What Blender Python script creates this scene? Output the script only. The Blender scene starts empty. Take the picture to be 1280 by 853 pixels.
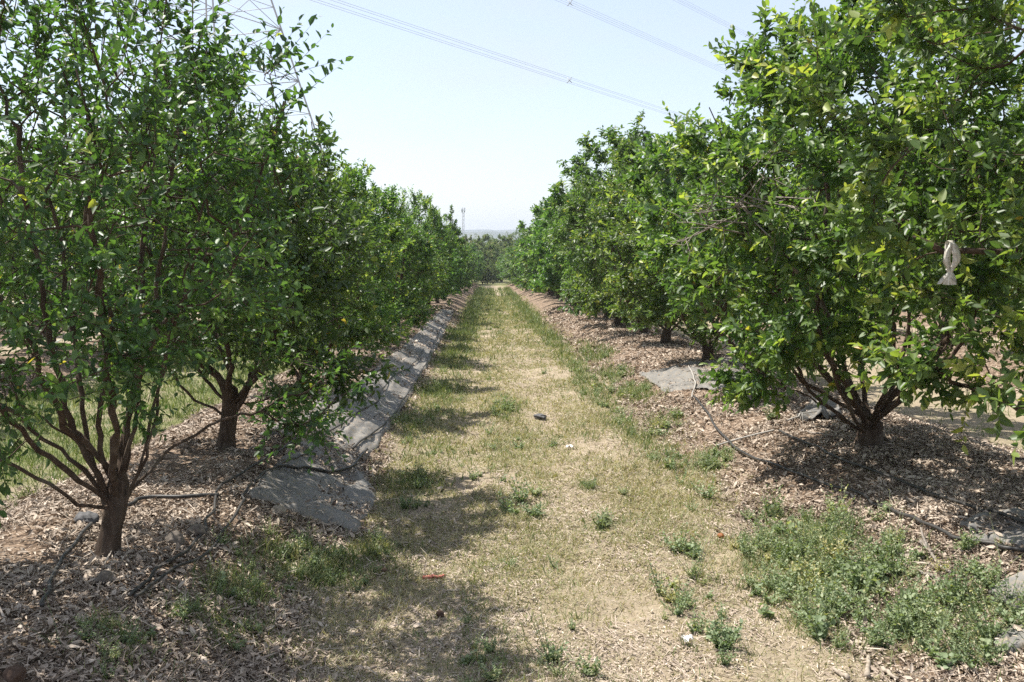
import bpy, math, random
import numpy as np

scene = bpy.context.scene
COL = scene.collection
rad = math.radians

# ------------------------------------------------------------------ camera frame
F = 1150.0                       # focal length in pixels of a 1280 px wide picture
PITCH, YAW = rad(6.43), rad(1.49)
EYE = 1.65
SLOPE = 0.0345
LROW, RROW, ROWGAP, STEP = -2.02, 3.10, 5.12, 2.85
ROWS = [LROW - 2*ROWGAP, LROW - ROWGAP, LROW, RROW, RROW + ROWGAP, RROW + 2*ROWGAP]

# ------------------------------------------------------------------ noise helpers
def _hash(ix, iy, s):
    h = (ix.astype(np.int64)*374761393 + iy.astype(np.int64)*668265263 + s*1442695041) & 0xFFFFFFFF
    h = ((h ^ (h >> 13))*1274126177) & 0xFFFFFFFF
    h = h ^ (h >> 16)
    return (h & 0xFFFFFF)/float(0xFFFFFF)

def vnoise(x, y, s=0):
    x = np.asarray(x, float); y = np.asarray(y, float)
    ix = np.floor(x); iy = np.floor(y); fx = x-ix; fy = y-iy
    fx = fx*fx*(3-2*fx); fy = fy*fy*(3-2*fy)
    a = _hash(ix, iy, s); b = _hash(ix+1, iy, s); c = _hash(ix, iy+1, s); d = _hash(ix+1, iy+1, s)
    return (a*(1-fx)+b*fx)*(1-fy) + (c*(1-fx)+d*fx)*fy

def fbm(x, y, s=0, oct=3):
    v = 0; a = 0.5; t = 0
    for i in range(oct):
        v = v + a*vnoise(np.asarray(x)*2**i, np.asarray(y)*2**i, s+i*17); t += a; a *= 0.5
    return v/t

def sstep(a, b, x):
    t = np.clip((np.asarray(x, float)-a)/(b-a), 0, 1)
    return t*t*(3-2*t)

# ------------------------------------------------------------------ terrain
def row_w(r):                      # half width of the planting berm
    return 1.15 if r <= LROW else 1.42

def berm_mask(x, y):
    x = np.asarray(x, float); y = np.asarray(y, float)
    e = (fbm(x*1.7, y*1.7, 5)-0.5)*0.45
    m = np.zeros(np.broadcast(x, y).shape)
    for r in ROWS:
        w = row_w(r)
        m = np.maximum(m, 1-sstep(w-0.12, w+0.18, np.abs(x-r)+e))
    return m*(1-sstep(100, 106, y))

def ground_z(x, y, fine=True):
    x = np.asarray(x, float); y = np.asarray(y, float)
    z = -SLOPE*np.clip(y, -50, 110)
    z = z - 9.0*sstep(110, 420, y)
    b = np.zeros(np.broadcast(x, y).shape)
    for r in ROWS:
        w = row_w(r)
        b = np.maximum(b, 1-sstep(0.35, w+0.12, np.abs(x-r)))
    z = z + 0.30*b*(1-sstep(100, 106, y))
    # wheel ruts in the alley
    for rx in (-0.22, 0.62):
        z = z - 0.03*np.exp(-((x-rx)/0.22)**2)*(1-sstep(60, 100, y))
    near = 1-sstep(60, 140, np.hypot(x, y))
    z = z + (fbm(x*0.9, y*0.9, 1)-0.5)*0.10*near
    if fine:
        z = z + (fbm(x*5, y*5, 2, 3)-0.5)*0.045*near
    return z

R_ = np.array([math.cos(YAW), -math.sin(YAW), 0.0])
F_ = np.array([math.sin(YAW)*math.cos(PITCH), math.cos(YAW)*math.cos(PITCH), -math.sin(PITCH)])
U_ = np.cross(R_, F_)
CAM = np.array([0.0, 0.0, EYE + float(ground_z(0.0, 0.0, False))])

def ray(px, py):
    return F_ + R_*((px-640)/F) + U_*((426.5-py)/F)

def on_ground(px, py):
    """where the ground is seen at a place of the 1280 x 853 photograph"""
    d = ray(px, py); t = 0.5; step = 0.05
    while t < 400:
        p = CAM + d*t
        if p[2] < float(ground_z(p[0], p[1])): break
        t += step; step *= 1.02
    a, b = t-step, t
    for _ in range(24):
        m = (a+b)/2; p = CAM + d*m
        if p[2] < float(ground_z(p[0], p[1])): b = m
        else: a = m
    return CAM + d*b

def at_depth(px, py, y):
    d = ray(px, py)
    return CAM + d*((y-CAM[1])/d[1])

# ------------------------------------------------------------------ mesh helpers
def mesh_np(name, verts, groups, attrs=None, smooth=False, mats=()):
    """groups: list of (faces array [m,k], material index)"""
    me = bpy.data.meshes.new(name)
    verts = np.asarray(verts, np.float32)
    me.vertices.add(len(verts)); me.vertices.foreach_set('co', verts.ravel())
    loops = []; starts = []; mi = []; off = 0
    for f, m in groups:
        f = np.asarray(f, np.int32)
        if f.size == 0: continue
        k = f.shape[1]
        loops.append(f.ravel()); starts.append(off + np.arange(len(f))*k); mi.append(np.full(len(f), m)); off += f.size
    loops = np.concatenate(loops).astype(np.int32); starts = np.concatenate(starts).astype(np.int32); mi = np.concatenate(mi).astype(np.int32)
    me.loops.add(len(loops)); me.loops.foreach_set('vertex_index', loops)
    me.polygons.add(len(starts)); me.polygons.foreach_set('loop_start', starts)
    for m in mats: me.materials.append(m)
    me.polygons.foreach_set('material_index', mi)
    if smooth is not False:
        s = np.ones(len(starts), bool) if smooth is True else smooth
        me.polygons.foreach_set('use_smooth', s)
    for an, dom, vals in (attrs or []):
        a = me.attributes.new(an, 'FLOAT', dom); a.data.foreach_set('value', np.asarray(vals, np.float32))
    me.update(calc_edges=True); me.validate()
    return me

def link(name, me, parent=None, loc=(0, 0, 0), rotz=0.0):
    o = bpy.data.objects.new(name, me); COL.objects.link(o)
    o.location = loc; o.rotation_euler = (0, 0, rotz)
    if parent is not None: o.parent = parent
    return o

def tag(o, label=None, cat=None, group=None, kind=None):
    if label: o['label'] = label
    if cat: o['category'] = cat
    if group: o['group'] = group
    if kind: o['kind'] = kind
    return o

def empty(name, loc=(0, 0, 0), rotz=0.0):
    o = bpy.data.objects.new(name, None); COL.objects.link(o)
    o.location = loc; o.rotation_euler = (0, 0, rotz); o.empty_display_size = 0.2
    return o

class MB:
    """collects tubes, bars and blobs into one mesh"""
    def __init__(s): s.v = []; s.f = {}; s.n = 0
    def add(s, v, f, m=0):
        v = np.asarray(v, float); f = np.asarray(f, int)+s.n
        s.v.append(v); s.f.setdefault((f.shape[1], m), []).append(f); s.n += len(v)
    def tube(s, pts, r, n=8, m=0, cap=True, flat=1.0):
        pts = np.asarray(pts, float); k = len(pts)
        r = np.broadcast_to(np.asarray(r, float), (k,))
        d = np.gradient(pts, axis=0); d /= np.linalg.norm(d, axis=1)[:, None]+1e-9
        ref = np.array([0, 0, 1.0]) if abs(d[0, 2]) < 0.8 else np.array([1.0, 0, 0])
        u = np.cross(d[0], ref); u /= np.linalg.norm(u)
        a = np.arange(n)*2*math.pi/n; V = []
        for i in range(k):
            u = u-d[i]*np.dot(u, d[i]); u /= np.linalg.norm(u)+1e-9
            w = np.cross(d[i], u)
            V.append(pts[i]+r[i]*(np.cos(a)[:, None]*u+np.sin(a)[:, None]*w*flat))
        V = np.concatenate(V)
        i = np.arange(k-1)[:, None]*n; j = np.arange(n)[None]; j2 = (j+1) % n
        q = np.stack([i+j, i+j2, i+n+j2, i+n+j], -1).reshape(-1, 4)
        s.add(V, q, m)
        if cap:
            base = s.n-len(V)
            s.f.setdefault((n, m), []).append(np.arange(n)[::-1][None]+base)
            s.f.setdefault((n, m), []).append(np.arange(n)[None]+base+(k-1)*n)
    def bar(s, a, b, w, m=0):
        s.tube([a, b], w*0.707, 4, m)
    def mesh(s, name, mats, smooth=False):
        return mesh_np(name, np.concatenate(s.v), [(np.concatenate(f), m) for (k, m), f in s.f.items()], None, smooth, mats)

def catmull(P, n=10):
    P = np.asarray(P, float); Q = np.vstack([2*P[0]-P[1], P, 2*P[-1]-P[-2]]); out = []
    for i in range(1, len(Q)-2):
        t = np.linspace(0, 1, n, endpoint=False)[:, None]
        a, b, c, d = Q[i-1], Q[i], Q[i+1], Q[i+2]
        out.append(0.5*((2*b)+(-a+c)*t+(2*a-5*b+4*c-d)*t**2+(-a+3*b-3*c+d)*t**3))
    out.append(P[-1:]); return np.concatenate(out)

def norm(v): return v/(np.linalg.norm(v, axis=-1, keepdims=True)+1e-9)

# ------------------------------------------------------------------ materials
class NT:
    def __init__(s, name):
        s.mat = bpy.data.materials.new(name); s.mat.use_nodes = True
        s.t = s.mat.node_tree; s.t.nodes.clear()
        s.out = s.n('ShaderNodeOutputMaterial')
    def n(s, typ, **kw):
        nd = s.t.nodes.new(typ)
        for k, v in kw.items(): setattr(nd, k, v)
        return nd
    def l(s, a, b): s.t.links.new(a, b)
    def val(s, sock, v):
        if hasattr(v, 'is_linked') or isinstance(v, bpy.types.NodeSocket): s.l(v, sock)
        else: sock.default_value = v
    def noise(s, scale, detail=4, rough=0.55, vec=None, dist=0.0):
        nd = s.n('ShaderNodeTexNoise'); nd.inputs['Scale'].default_value = scale
        nd.inputs['Detail'].default_value = detail; nd.inputs['Roughness'].default_value = rough
        nd.inputs['Distortion'].default_value = dist
        if vec is not None: s.l(vec, nd.inputs['Vector'])
        return nd.outputs['Fac']
    def ramp(s, fac, stops, interp='LINEAR'):
        nd = s.n('ShaderNodeValToRGB'); cr = nd.color_ramp; cr.interpolation = interp
        while len(cr.elements) < len(stops): cr.elements.new(0.5)
        for e, (p, c) in zip(cr.elements, stops):
            e.position = p; e.color = (c[0], c[1], c[2], 1) if not isinstance(c, float) else (c, c, c, 1)
        s.l(fac, nd.inputs['Fac']); return nd.outputs['Color']
    def mix(s, fac, a, b, blend='MIX'):
        nd = s.n('ShaderNodeMix', data_type='RGBA', blend_type=blend)
        for so, v in ((nd.inputs[0], fac), (nd.inputs[6], a), (nd.inputs[7], b)):
            if isinstance(v, bpy.types.NodeSocket): s.l(v, so)
            elif isinstance(v, tuple): so.default_value = (v[0], v[1], v[2], 1)
            else: so.default_value = v
        return nd.outputs[2]
    def math(s, op, a, b=0.0):
        nd = s.n('ShaderNodeMath', operation=op)
        for so, v in ((nd.inputs[0], a), (nd.inputs[1], b)):
            if isinstance(v, bpy.types.NodeSocket): s.l(v, so)
            else: so.default_value = v
        return nd.outputs[0]
    def attr(s, name):
        nd = s.n('ShaderNodeAttribute', attribute_name=name); return nd.outputs['Fac']
    def obj(s, scale=None):
        tc = s.n('ShaderNodeTexCoord').outputs['Object']
        if scale is None: return tc
        mp = s.n('ShaderNodeMapping'); mp.inputs['Scale'].default_value = scale; s.l(tc, mp.inputs['Vector'])
        return mp.outputs['Vector']
    def bsdf(s, col, rough=0.8, spec=0.3, bump=None, bstr=0.5, bdist=0.01):
        b = s.n('ShaderNodeBsdfPrincipled')
        if isinstance(col, bpy.types.NodeSocket): s.l(col, b.inputs['Base Color'])
        else: b.inputs['Base Color'].default_value = (*col, 1)
        if isinstance(rough, bpy.types.NodeSocket): s.l(rough, b.inputs['Roughness'])
        else: b.inputs['Roughness'].default_value = rough
        b.inputs['Specular IOR Level'].default_value = spec
        if bump is not None:
            bp = s.n('ShaderNodeBump'); bp.inputs['Strength'].default_value = bstr; bp.inputs['Distance'].default_value = bdist
            s.l(bump, bp.inputs['Height']); s.l(bp.outputs['Normal'], b.inputs['Normal'])
        return b
    def done(s, b):
        s.l(b.outputs[0], s.out.inputs['Surface']); return s.mat

def leaf_material(name, stops, trans_gain=2.2, trans=0.34, rough=0.45, spec=0.5):
    t = NT(name)
    col = t.ramp(t.attr('tint'), stops)
    rnd = t.n('ShaderNodeObjectInfo').outputs['Random']
    hs = t.n('ShaderNodeHueSaturation')
    t.l(t.math('ADD', t.math('MULTIPLY', rnd, 0.03), 0.485), hs.inputs['Hue'])
    t.l(t.math('ADD', t.math('MULTIPLY', rnd, 0.3), 0.85), hs.inputs['Value'])
    t.l(col, hs.inputs['Color']); col = hs.outputs['Color']
    geo = t.n('ShaderNodeNewGeometry')
    under = t.mix(0.45, col, (0.16, 0.22, 0.10))
    surf = t.mix(geo.outputs['Backfacing'], col, under)
    b = t.bsdf(surf, rough, spec)
    tr = t.n('ShaderNodeBsdfTranslucent')
    g = t.mix(1.0, col, (trans_gain*0.98, trans_gain*1.1, trans_gain*0.45), 'MULTIPLY')
    t.l(g, tr.inputs['Color'])
    mx = t.n('ShaderNodeMixShader'); mx.inputs[0].default_value = trans
    t.l(b.outputs[0], mx.inputs[1]); t.l(tr.outputs[0], mx.inputs[2])
    t.l(mx.outputs[0], t.out.inputs['Surface'])
    return t.mat

LEAF = leaf_material('citrus_leaf', [(0.0, (0.034, 0.066, 0.021)), (0.40, (0.060, 0.114, 0.030)), (0.70, (0.118, 0.180, 0.048)),
                                     (0.90, (0.25, 0.31, 0.075)), (0.965, (0.34, 0.33, 0.06)), (1.0, (0.46, 0.30, 0.07))])
SCRUB = leaf_material('scrub_leaf', [(0.0, (0.075, 0.12, 0.045)), (0.6, (0.14, 0.185, 0.075)), (1.0, (0.26, 0.20, 0.14))], 1.5, 0.3, 0.6, 0.2)
WEED = leaf_material('weed_leaf', [(0.0, (0.115, 0.15, 0.08)), (0.5, (0.20, 0.24, 0.13)), (0.8, (0.31, 0.325, 0.20)), (1.0, (0.36, 0.31, 0.16))], 1.6, 0.28, 0.5, 0.3)
GRASS = leaf_material('grass_blade', [(0.0, (0.095, 0.14, 0.045)), (0.35, (0.19, 0.225, 0.09)), (0.6, (0.33, 0.295, 0.155)), (0.85, (0.47, 0.39, 0.26)), (1.0, (0.58, 0.505, 0.37))], 1.3, 0.25, 0.6, 0.25)

def bark_material(name, c0, c1, c2):
    t = NT(name); v = t.obj((1, 1, 0.28))
    f = t.noise(38, 6, 0.65, v, 0.6); g = t.noise(4.5, 4, 0.6, t.obj())
    col = t.ramp(f, [(0.25, c0), (0.5, c1), (0.78, c2)])
    col = t.mix(t.ramp(g, [(0.5, 0.0), (0.72, 0.5)]), col, (0.20, 0.175, 0.14))
    return t.done(t.bsdf(col, 0.88, 0.25, f, 0.9, 0.012))
BARK = bark_material('citrus_bark', (0.030, 0.020, 0.014), (0.075, 0.051, 0.036), (0.155, 0.113, 0.083))
DEAD = bark_material('dead_wood', (0.15, 0.12, 0.10), (0.27, 0.235, 0.20), (0.40, 0.36, 0.32))

def litter_material():
    t = NT('dry_leaf_litter')
    col = t.ramp(t.attr('tint'), [(0.0, (0.085, 0.055, 0.038)), (0.3, (0.25, 0.198, 0.152)), (0.6, (0.40, 0.322, 0.252)), (0.88, (0.51, 0.425, 0.342)), (1.0, (0.58, 0.495, 0.40))])
    return t.done(t.bsdf(col, 0.7, 0.3))
LITTER = litter_material()

def ground_material():
    t = NT('orchard_soil'); v = t.obj()
    n1 = t.noise(0.9, 5, 0.6, v); n2 = t.noise(9, 6, 0.65, v); n3 = t.noise(70, 5, 0.7, v); n4 = t.noise(260, 3, 0.6, v)
    dirt = t.ramp(n2, [(0.28, (0.225, 0.178, 0.126)), (0.5, (0.335, 0.272, 0.195)), (0.7, (0.43, 0.358, 0.262))])
    dirt = t.mix(t.ramp(n1, [(0.35, 0.0), (0.65, 0.45)]), dirt, (0.33, 0.275, 0.19))
    dirt = t.mix(t.ramp(n3, [(0.3, 0.55), (0.5, 0.0)]), dirt, (0.14, 0.10, 0.065))
    dirt = t.mix(t.ramp(n4, [(0.56, 0.0), (0.68, 0.6)]), dirt, (0.50, 0.42, 0.28))
    # litter: stretched chips
    vo = t.n('ShaderNodeTexVoronoi'); vo.inputs['Scale'].default_value = 42; vo.inputs['Randomness'].default_value = 1
    wv = t.n('ShaderNodeVectorMath', operation='ADD'); nz = t.n('ShaderNodeTexNoise'); nz.inputs['Scale'].default_value = 12
    t.l(v, nz.inputs['Vector']); t.l(v, wv.inputs[0])
    sc = t.n('ShaderNodeVectorMath', operation='SCALE'); sc.inputs['Scale'].default_value = 0.06; t.l(nz.outputs['Color'], sc.inputs[0]); t.l(sc.outputs[0], wv.inputs[1])
    t.l(wv.outputs[0], vo.inputs['Vector'])
    sep = t.n('ShaderNodeSeparateColor'); t.l(vo.outputs['Color'], sep.inputs[0])
    lit = t.ramp(sep.outputs[0], [(0.0, (0.075, 0.052, 0.038)), (0.35, (0.17, 0.12, 0.083)), (0.7, (0.31, 0.225, 0.16)), (1.0, (0.48, 0.38, 0.29))])
    lit = t.mix(t.ramp(n2, [(0.3, 0.5), (0.6, 0.0)]), lit, (0.12, 0.085, 0.06))
    grn = t.ramp(n3, [(0.3, (0.07, 0.09, 0.032)), (0.55, (0.17, 0.19, 0.07)), (0.75, (0.30, 0.28, 0.12))])
    la = t.ramp(t.math('ADD', t.attr('litter'), t.math('MULTIPLY', t.math('SUBTRACT', n3, 0.5), 0.9)), [(0.42, 0.0), (0.6, 1.0)])
    ga = t.ramp(t.math('ADD', t.attr('green'), t.math('MULTIPLY', t.math('SUBTRACT', n3, 0.5), 1.1)), [(0.35, 0.0), (0.85, 0.85)])
    col = t.mix(la, dirt, lit); col = t.mix(ga, col, grn)
    hgt = t.math('ADD', t.math('MULTIPLY', n3, 0.7), t.math('MULTIPLY', vo.outputs['Distance'], t.math('MULTIPLY', la, 0.9)))
    hgt = t.math('ADD', hgt, t.math('MULTIPLY', n4, 0.25))
    return t.done(t.bsdf(col, 0.95, 0.15, hgt, 0.9, 0.018))
SOIL = ground_material()

def mat_fabric():
    t = NT('woven_ground_fabric'); v = t.obj()
    n1 = t.noise(3.2, 5, 0.65, v); n2 = t.noise(28, 5, 0.65, v)
    w = t.n('ShaderNodeTexWave'); w.inputs['Scale'].default_value = 90; w.inputs['Distortion'].default_value = 1.5; t.l(v, w.inputs['Vector'])
    col = t.ramp(n1, [(0.3, (0.125, 0.120, 0.113)), (0.5, (0.185, 0.177, 0.164)), (0.72, (0.26, 0.243, 0.217))])
    col = t.mix(t.ramp(n2, [(0.50, 0.0), (0.68, 0.8)]), col, (0.33, 0.265, 0.19))
    return t.done(t.bsdf(col, 0.62, 0.3, t.math('ADD', n2, t.math('MULTIPLY', w.outputs['Fac'], 0.25)), 0.5, 0.006))
FABRIC = mat_fabric()

def simple(name, c0, c1, scale=20, rough=0.6, spec=0.3, bump=0.3):
    t = NT(name); f = t.noise(scale, 5, 0.6, t.obj())
    return t.done(t.bsdf(t.ramp(f, [(0.3, c0), (0.7, c1)]), rough, spec, f, bump, 0.006))
HOSE = simple('black_hose', (0.018, 0.018, 0.019), (0.07, 0.063, 0.055), 25, 0.5, 0.4)
PIPE = simple('sun_bleached_pipe', (0.30, 0.28, 0.25), (0.44, 0.41, 0.37), 25, 0.6, 0.3)
STEEL = simple('hazed_galvanised_steel', (0.34, 0.355, 0.38), (0.44, 0.455, 0.48), 3, 0.6, 0.3, 0.05)  # distance haze put into the colour: paler and bluer steel
WIRE = simple('aluminium_wire', (0.34, 0.35, 0.37), (0.42, 0.43, 0.45), 1, 0.5, 0.4, 0.0)
ROCK = simple('grey_brown_rock', (0.09, 0.075, 0.062), (0.24, 0.205, 0.17), 14, 0.9, 0.2, 0.8)
DARKROCK = simple('dark_stone', (0.05, 0.05, 0.052), (0.15, 0.145, 0.145), 22, 0.8, 0.3, 0.8)
PAPER = simple('pale_scrap', (0.55, 0.52, 0.48), (0.78, 0.75, 0.7), 30, 0.8, 0.2, 0.4)
CLOTH = simple('undyed_cloth', (0.40, 0.36, 0.30), (0.70, 0.67, 0.61), 45, 0.9, 0.1, 0.5)
ORANGE = simple('dried_fruit_skin', (0.16, 0.055, 0.02), (0.36, 0.13, 0.04), 60, 0.6, 0.3, 0.7)
CLOD = simple('red_brown_clod', (0.06, 0.04, 0.03), (0.12, 0.08, 0.058), 30, 0.95, 0.1, 0.8)
RED = simple('red_strip', (0.40, 0.12, 0.085), (0.55, 0.22, 0.16), 30, 0.7, 0.2, 0.3)
PALEWOOD = simple('bleached_wood', (0.22, 0.18, 0.14), (0.42, 0.36, 0.29), 30, 0.85, 0.2, 0.6)
HILL = simple('far_hill_scrub', (0.055, 0.07, 0.045), (0.13, 0.13, 0.09), 0.02, 1.0, 0.0, 0.0)

# ------------------------------------------------------------------ trees
class Skeleton:
    def __init__(s): s.p = []; s.par = []
    def add(s, p, par): s.p.append(p); s.par.append(par); return len(s.p)-1

def grow_tree(seed, H=3.4, R=1.45, zb=0.55, trunk_h=0.35, limbs=6, branches=230, shoots=6, leaves=13, leaf=0.075,
              trunk_r=0.075, squash=(1.0, 1.0), lean=(0, 0), extra=(), sprouts=14, leafy=1.0, droop=0.0, tint=0.0, bow=0.5,
              skirt=0.0, bias=0.33, twig_keep=1.0, up=0.55, leafmat=None, clear=(), extra_r=0.0, spray=7, sprout_l=0.75, minz=0.16):
    rng = np.random.default_rng(seed)
    S = Skeleton()
    zc = (H+zb)/2; rz = (H-zb)/2
    ph = rng.uniform(0, 10, 6)
    def env(d):                              # lumpy crown radius for unit directions
        az = np.arctan2(d[..., 1], d[..., 0]); el = d[..., 2]
        k = 1+0.16*np.sin(3*az+ph[0]+2*el)+0.13*np.sin(5*az+ph[1]-4*el)+0.10*np.sin(8*az+ph[2]+6*el)+0.08*np.sin(11*az+ph[3]-9*el)
        return np.clip(k, 0.72, 1.14)
    ctr = np.array([lean[0], lean[1], zc])
    # trunk
    par = -1; n = max(3, int(trunk_h/0.08))
    lx, ly = rng.normal(0, 0.03, 2)
    trunk_ids = []
    for i in range(n+1):
        f = i/n; par = S.add(np.array([lx*f+0.012*math.sin(f*5+ph[0]), ly*f, -0.12+(trunk_h+0.12)*f]), par); trunk_ids.append(par)
    def limb(start, pts):
        c = catmull(np.vstack([S.p[start], pts]), 10); c = c[1:]
        j = start; k0 = max(1, int(len(c)*0.0))
        wob = np.cumsum(rng.normal(0, 0.016, c.shape), 0)*0.6; wob = wob+0.028*np.sin(np.linspace(0, rng.uniform(6, 13), len(c)))[:, None]*norm(rng.normal(size=3))*np.array([1, 1, 0.3])
        for q in c+wob:
            if np.linalg.norm(q-S.p[j]) > 0.05: j = S.add(q, j)
        return j
    az0 = rng.uniform(0, 6.28)
    for i in range(limbs):
        az = az0+i*2*math.pi/limbs+rng.normal(0, 0.22)
        st = trunk_ids[-1-int(rng.integers(0, max(1, min(3, n-1))))]
        rr = rng.uniform(0.35, 0.8); zt = zb+(H-zb)*rng.uniform(0.35, 0.78)
        e = np.array([math.cos(az)*R*rr*squash[0]+lean[0], math.sin(az)*R*rr*squash[1]+lean[1], zt])
        b = S.p[st]; d = e-b
        m1 = b+d*0.33+np.array([math.cos(az), math.sin(az), 0])*R*0.16*bow*2-np.array([0, 0, 0.05])
        m2 = b+d*0.68+np.array([math.cos(az), math.sin(az), 0])*R*0.10*bow*2
        limb(st, np.array([m1, m2, e]))
    ex0 = len(S.p)
    for pts in extra:
        limb(trunk_ids[-2 if len(trunk_ids) > 2 else -1], np.asarray(pts, float))
    first = len(S.p)
    # branch targets through the crown
    d = norm(rng.normal(size=(branches, 3)))
    u = rng.uniform(0.02, 1, branches)**bias
    ev = env(d); T = ctr+d*np.array([R*squash[0], R*squash[1], rz])*u[:, None]*np.stack([ev, ev, 1+(ev-1)*0.35], 1)
    T[:, 2] = np.minimum(T[:, 2], H)
    if skirt:
        k = rng.random(branches) < skirt
        T[k, 2] = zb+rng.uniform(-0.12, 0.5, k.sum())*0.8
        a = rng.uniform(0, 6.28, k.sum()); q = R*rng.uniform(0.55, 1.05, k.sum())
        T[k, 0] = lean[0]+np.cos(a)*q*squash[0]; T[k, 1] = lean[1]+np.sin(a)*q*squash[1]
    for pts in extra:                       # leafy spray along the single limbs
        c = catmull(np.asarray(pts, float), 6); c = c[len(c)//4:]
        T = np.vstack([T, c[rng.integers(0, len(c), spray)]+rng.normal(0, 0.13, (spray, 3))*np.array([1, 1, 0.8])])
    branches = len(T)
    T[:, 2] = np.maximum(T[:, 2], minz)
    P = np.zeros((len(S.p)+branches*14, 3)); P[:len(S.p)] = np.array(S.p); cnt = len(S.p)
    plen = np.zeros(len(P))
    for i in range(1, cnt): plen[i] = plen[S.par[i]]+np.linalg.norm(P[i]-P[S.par[i]])
    d0 = np.min(np.linalg.norm(T[:, None]-P[None, :cnt:3], axis=2), 1)
    ends = []
    for ti in np.argsort(d0):
        t = T[ti]; Q = P[:cnt]
        dist = np.linalg.norm(Q-t, axis=1)
        cost = dist+0.10*plen[:cnt]+0.9*np.maximum(0, Q[:, 2]-t[2]-0.05)+np.where(np.arange(cnt) < len(trunk_ids)-1, 3.0, 0)
        j = int(np.argmin(cost)); b = Q[j]; L = dist[j]
        if L < 0.10: continue
        pd = b-P[S.par[j]] if S.par[j] >= 0 else np.array([0, 0, 1.0])
        c = b+norm(pd)*L*0.35+np.array([0, 0, 0.06*L])+rng.normal(0, 0.05*L, 3)
        k = min(13, max(2, int(L/0.085)))
        jj = j
        for f in np.linspace(0, 1, k+1)[1:]:
            q = (1-f)**2*b+2*f*(1-f)*c+f*f*t+rng.normal(0, 0.006, 3)
            if cnt >= len(P): break
            P[cnt] = q; S.par.append(jj); plen[cnt] = plen[jj]+np.linalg.norm(q-P[jj]); jj = cnt; cnt += 1
        ends.append(jj)
    P = P[:cnt]; par = np.array(S.par[:cnt])
    # radii from the tips down
    has = np.zeros(cnt, bool); has[par[1:]] = True
    acc = np.where(has, 0.0, 0.0034**2.25)
    for i in range(cnt-1, 0, -1): acc[par[i]] += acc[i]
    r = acc**(1/2.25)
    q_ = r/r[0]; r = r*(trunk_r/r[0])**np.clip(q_*1.5+0.15, 0.15, 1)*(0.72+0.28*np.clip(q_*2, 0, 1))
    r[:len(trunk_ids)] = np.linspace(trunk_r*1.12, trunk_r*0.98, len(trunk_ids)); r[0] = trunk_r*1.3; r[1] = trunk_r*1.18
    if extra_r: r[ex0:first] = np.maximum(r[ex0:first], np.linspace(extra_r, extra_r*0.6, first-ex0))
    for i in range(1, cnt):
        if r[i] > r[par[i]]*0.99: r[i] = r[par[i]]*0.99
    # shoots
    cand = np.arange(first, cnt)
    out = (P[cand]-ctr)/np.array([R*squash[0], R*squash[1], rz]); outn = np.linalg.norm(out, axis=1)
    w = np.clip(outn-0.15, 0.02, 1)**1.3*np.where(r[cand] < 0.012, 1.0, 0.25)
    ns = int(branches*shoots)
    pick = rng.choice(cand, ns, p=w/w.sum())
    B = P[pick]+rng.normal(0, 0.02, (ns, 3))
    D = norm(norm(out[pick-first])*0.75+np.array([0, 0, up-droop*1.6])+rng.normal(0, 0.55, (ns, 3)))
    Ls = rng.uniform(0.12, 0.30, ns)*(1+0.25*rng.random(ns))
    # long water sprouts at the top
    if sprouts:
        tops = np.argsort(-(P[:, 2]+rng.normal(0, 0.35, cnt)))[:sprouts*4]; sp = rng.choice(tops, sprouts, replace=False)
        for q in sp:
            bq = P[q]; L = rng.uniform(0.25, sprout_l); dd = norm(np.array([rng.normal(0, 0.22), rng.normal(0, 0.22), 1.0]))
            ks = int(L/0.07)
            B = np.vstack([B, bq+dd*np.linspace(0, L-0.15, ks)[:, None]])
            D = np.vstack([D, norm(dd*0.9+rng.normal(0, 0.38, (ks, 3)))]); Ls = np.append(Ls, rng.uniform(0.12, 0.2, ks))
            cnt0 = cnt
            P = np.vstack([P, bq+dd*L*0.5, bq+dd*L]); par = np.append(par, [q, cnt]); r = np.append(r, [0.006, 0.0035]); cnt += 2
            r[cnt-2] = min(0.007, r[q])
    ns = len(B)
    tipB = B+D*Ls[:, None]
    m = leaves
    keep = rng.random((ns, m)) < leafy
    t = (np.arange(m)+rng.random((ns, m))*0.7)/m
    t = 0.12+0.9*t
    ang = np.arange(m)[None]*2.4+rng.uniform(0, 6.28, (ns, 1))+rng.normal(0, 0.35, (ns, m))
    ref = np.where(np.abs(D[:, 2:3]) < 0.85, np.array([[0, 0, 1.0]]), np.array([[1.0, 0, 0]]))
    U = norm(np.cross(D, ref)); W = np.cross(D, U)
    per = np.cos(ang)[..., None]*U[:, None]+np.sin(ang)[..., None]*W[:, None]
    spread = np.clip(rng.normal(1.0, 0.24, (ns, m))-0.35*t, 0.3, 1.45)
    ld = np.cos(spread)[..., None]*D[:, None]+np.sin(spread)[..., None]*per+rng.normal(0, 0.16, (ns, m, 3))
    ld[..., 2] -= droop+0.08
    ld = norm(ld)
    nn = D[:, None]*0.7+np.array([0, 0, 0.55])+rng.normal(0, 0.33, (ns, m, 3))
    nn = norm(nn-ld*np.sum(nn*ld, -1, keepdims=True))
    pos = B[:, None]+D[:, None]*(Ls[:, None]*t)[..., None]
    sz = leaf*rng.uniform(0.5, 1.25, (ns, m))*(1-0.25*(t > 0.9))
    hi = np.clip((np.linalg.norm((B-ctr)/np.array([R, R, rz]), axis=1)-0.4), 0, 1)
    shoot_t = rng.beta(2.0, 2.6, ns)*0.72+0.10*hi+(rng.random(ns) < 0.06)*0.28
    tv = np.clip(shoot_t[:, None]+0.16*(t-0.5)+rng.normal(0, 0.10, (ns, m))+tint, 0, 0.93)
    yl = rng.random((ns, m)) < 0.006; tv = np.where(yl, rng.uniform(0.93, 1.0, (ns, m)), tv)
    k = keep & (pos[..., 2] > 0.07)
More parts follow.
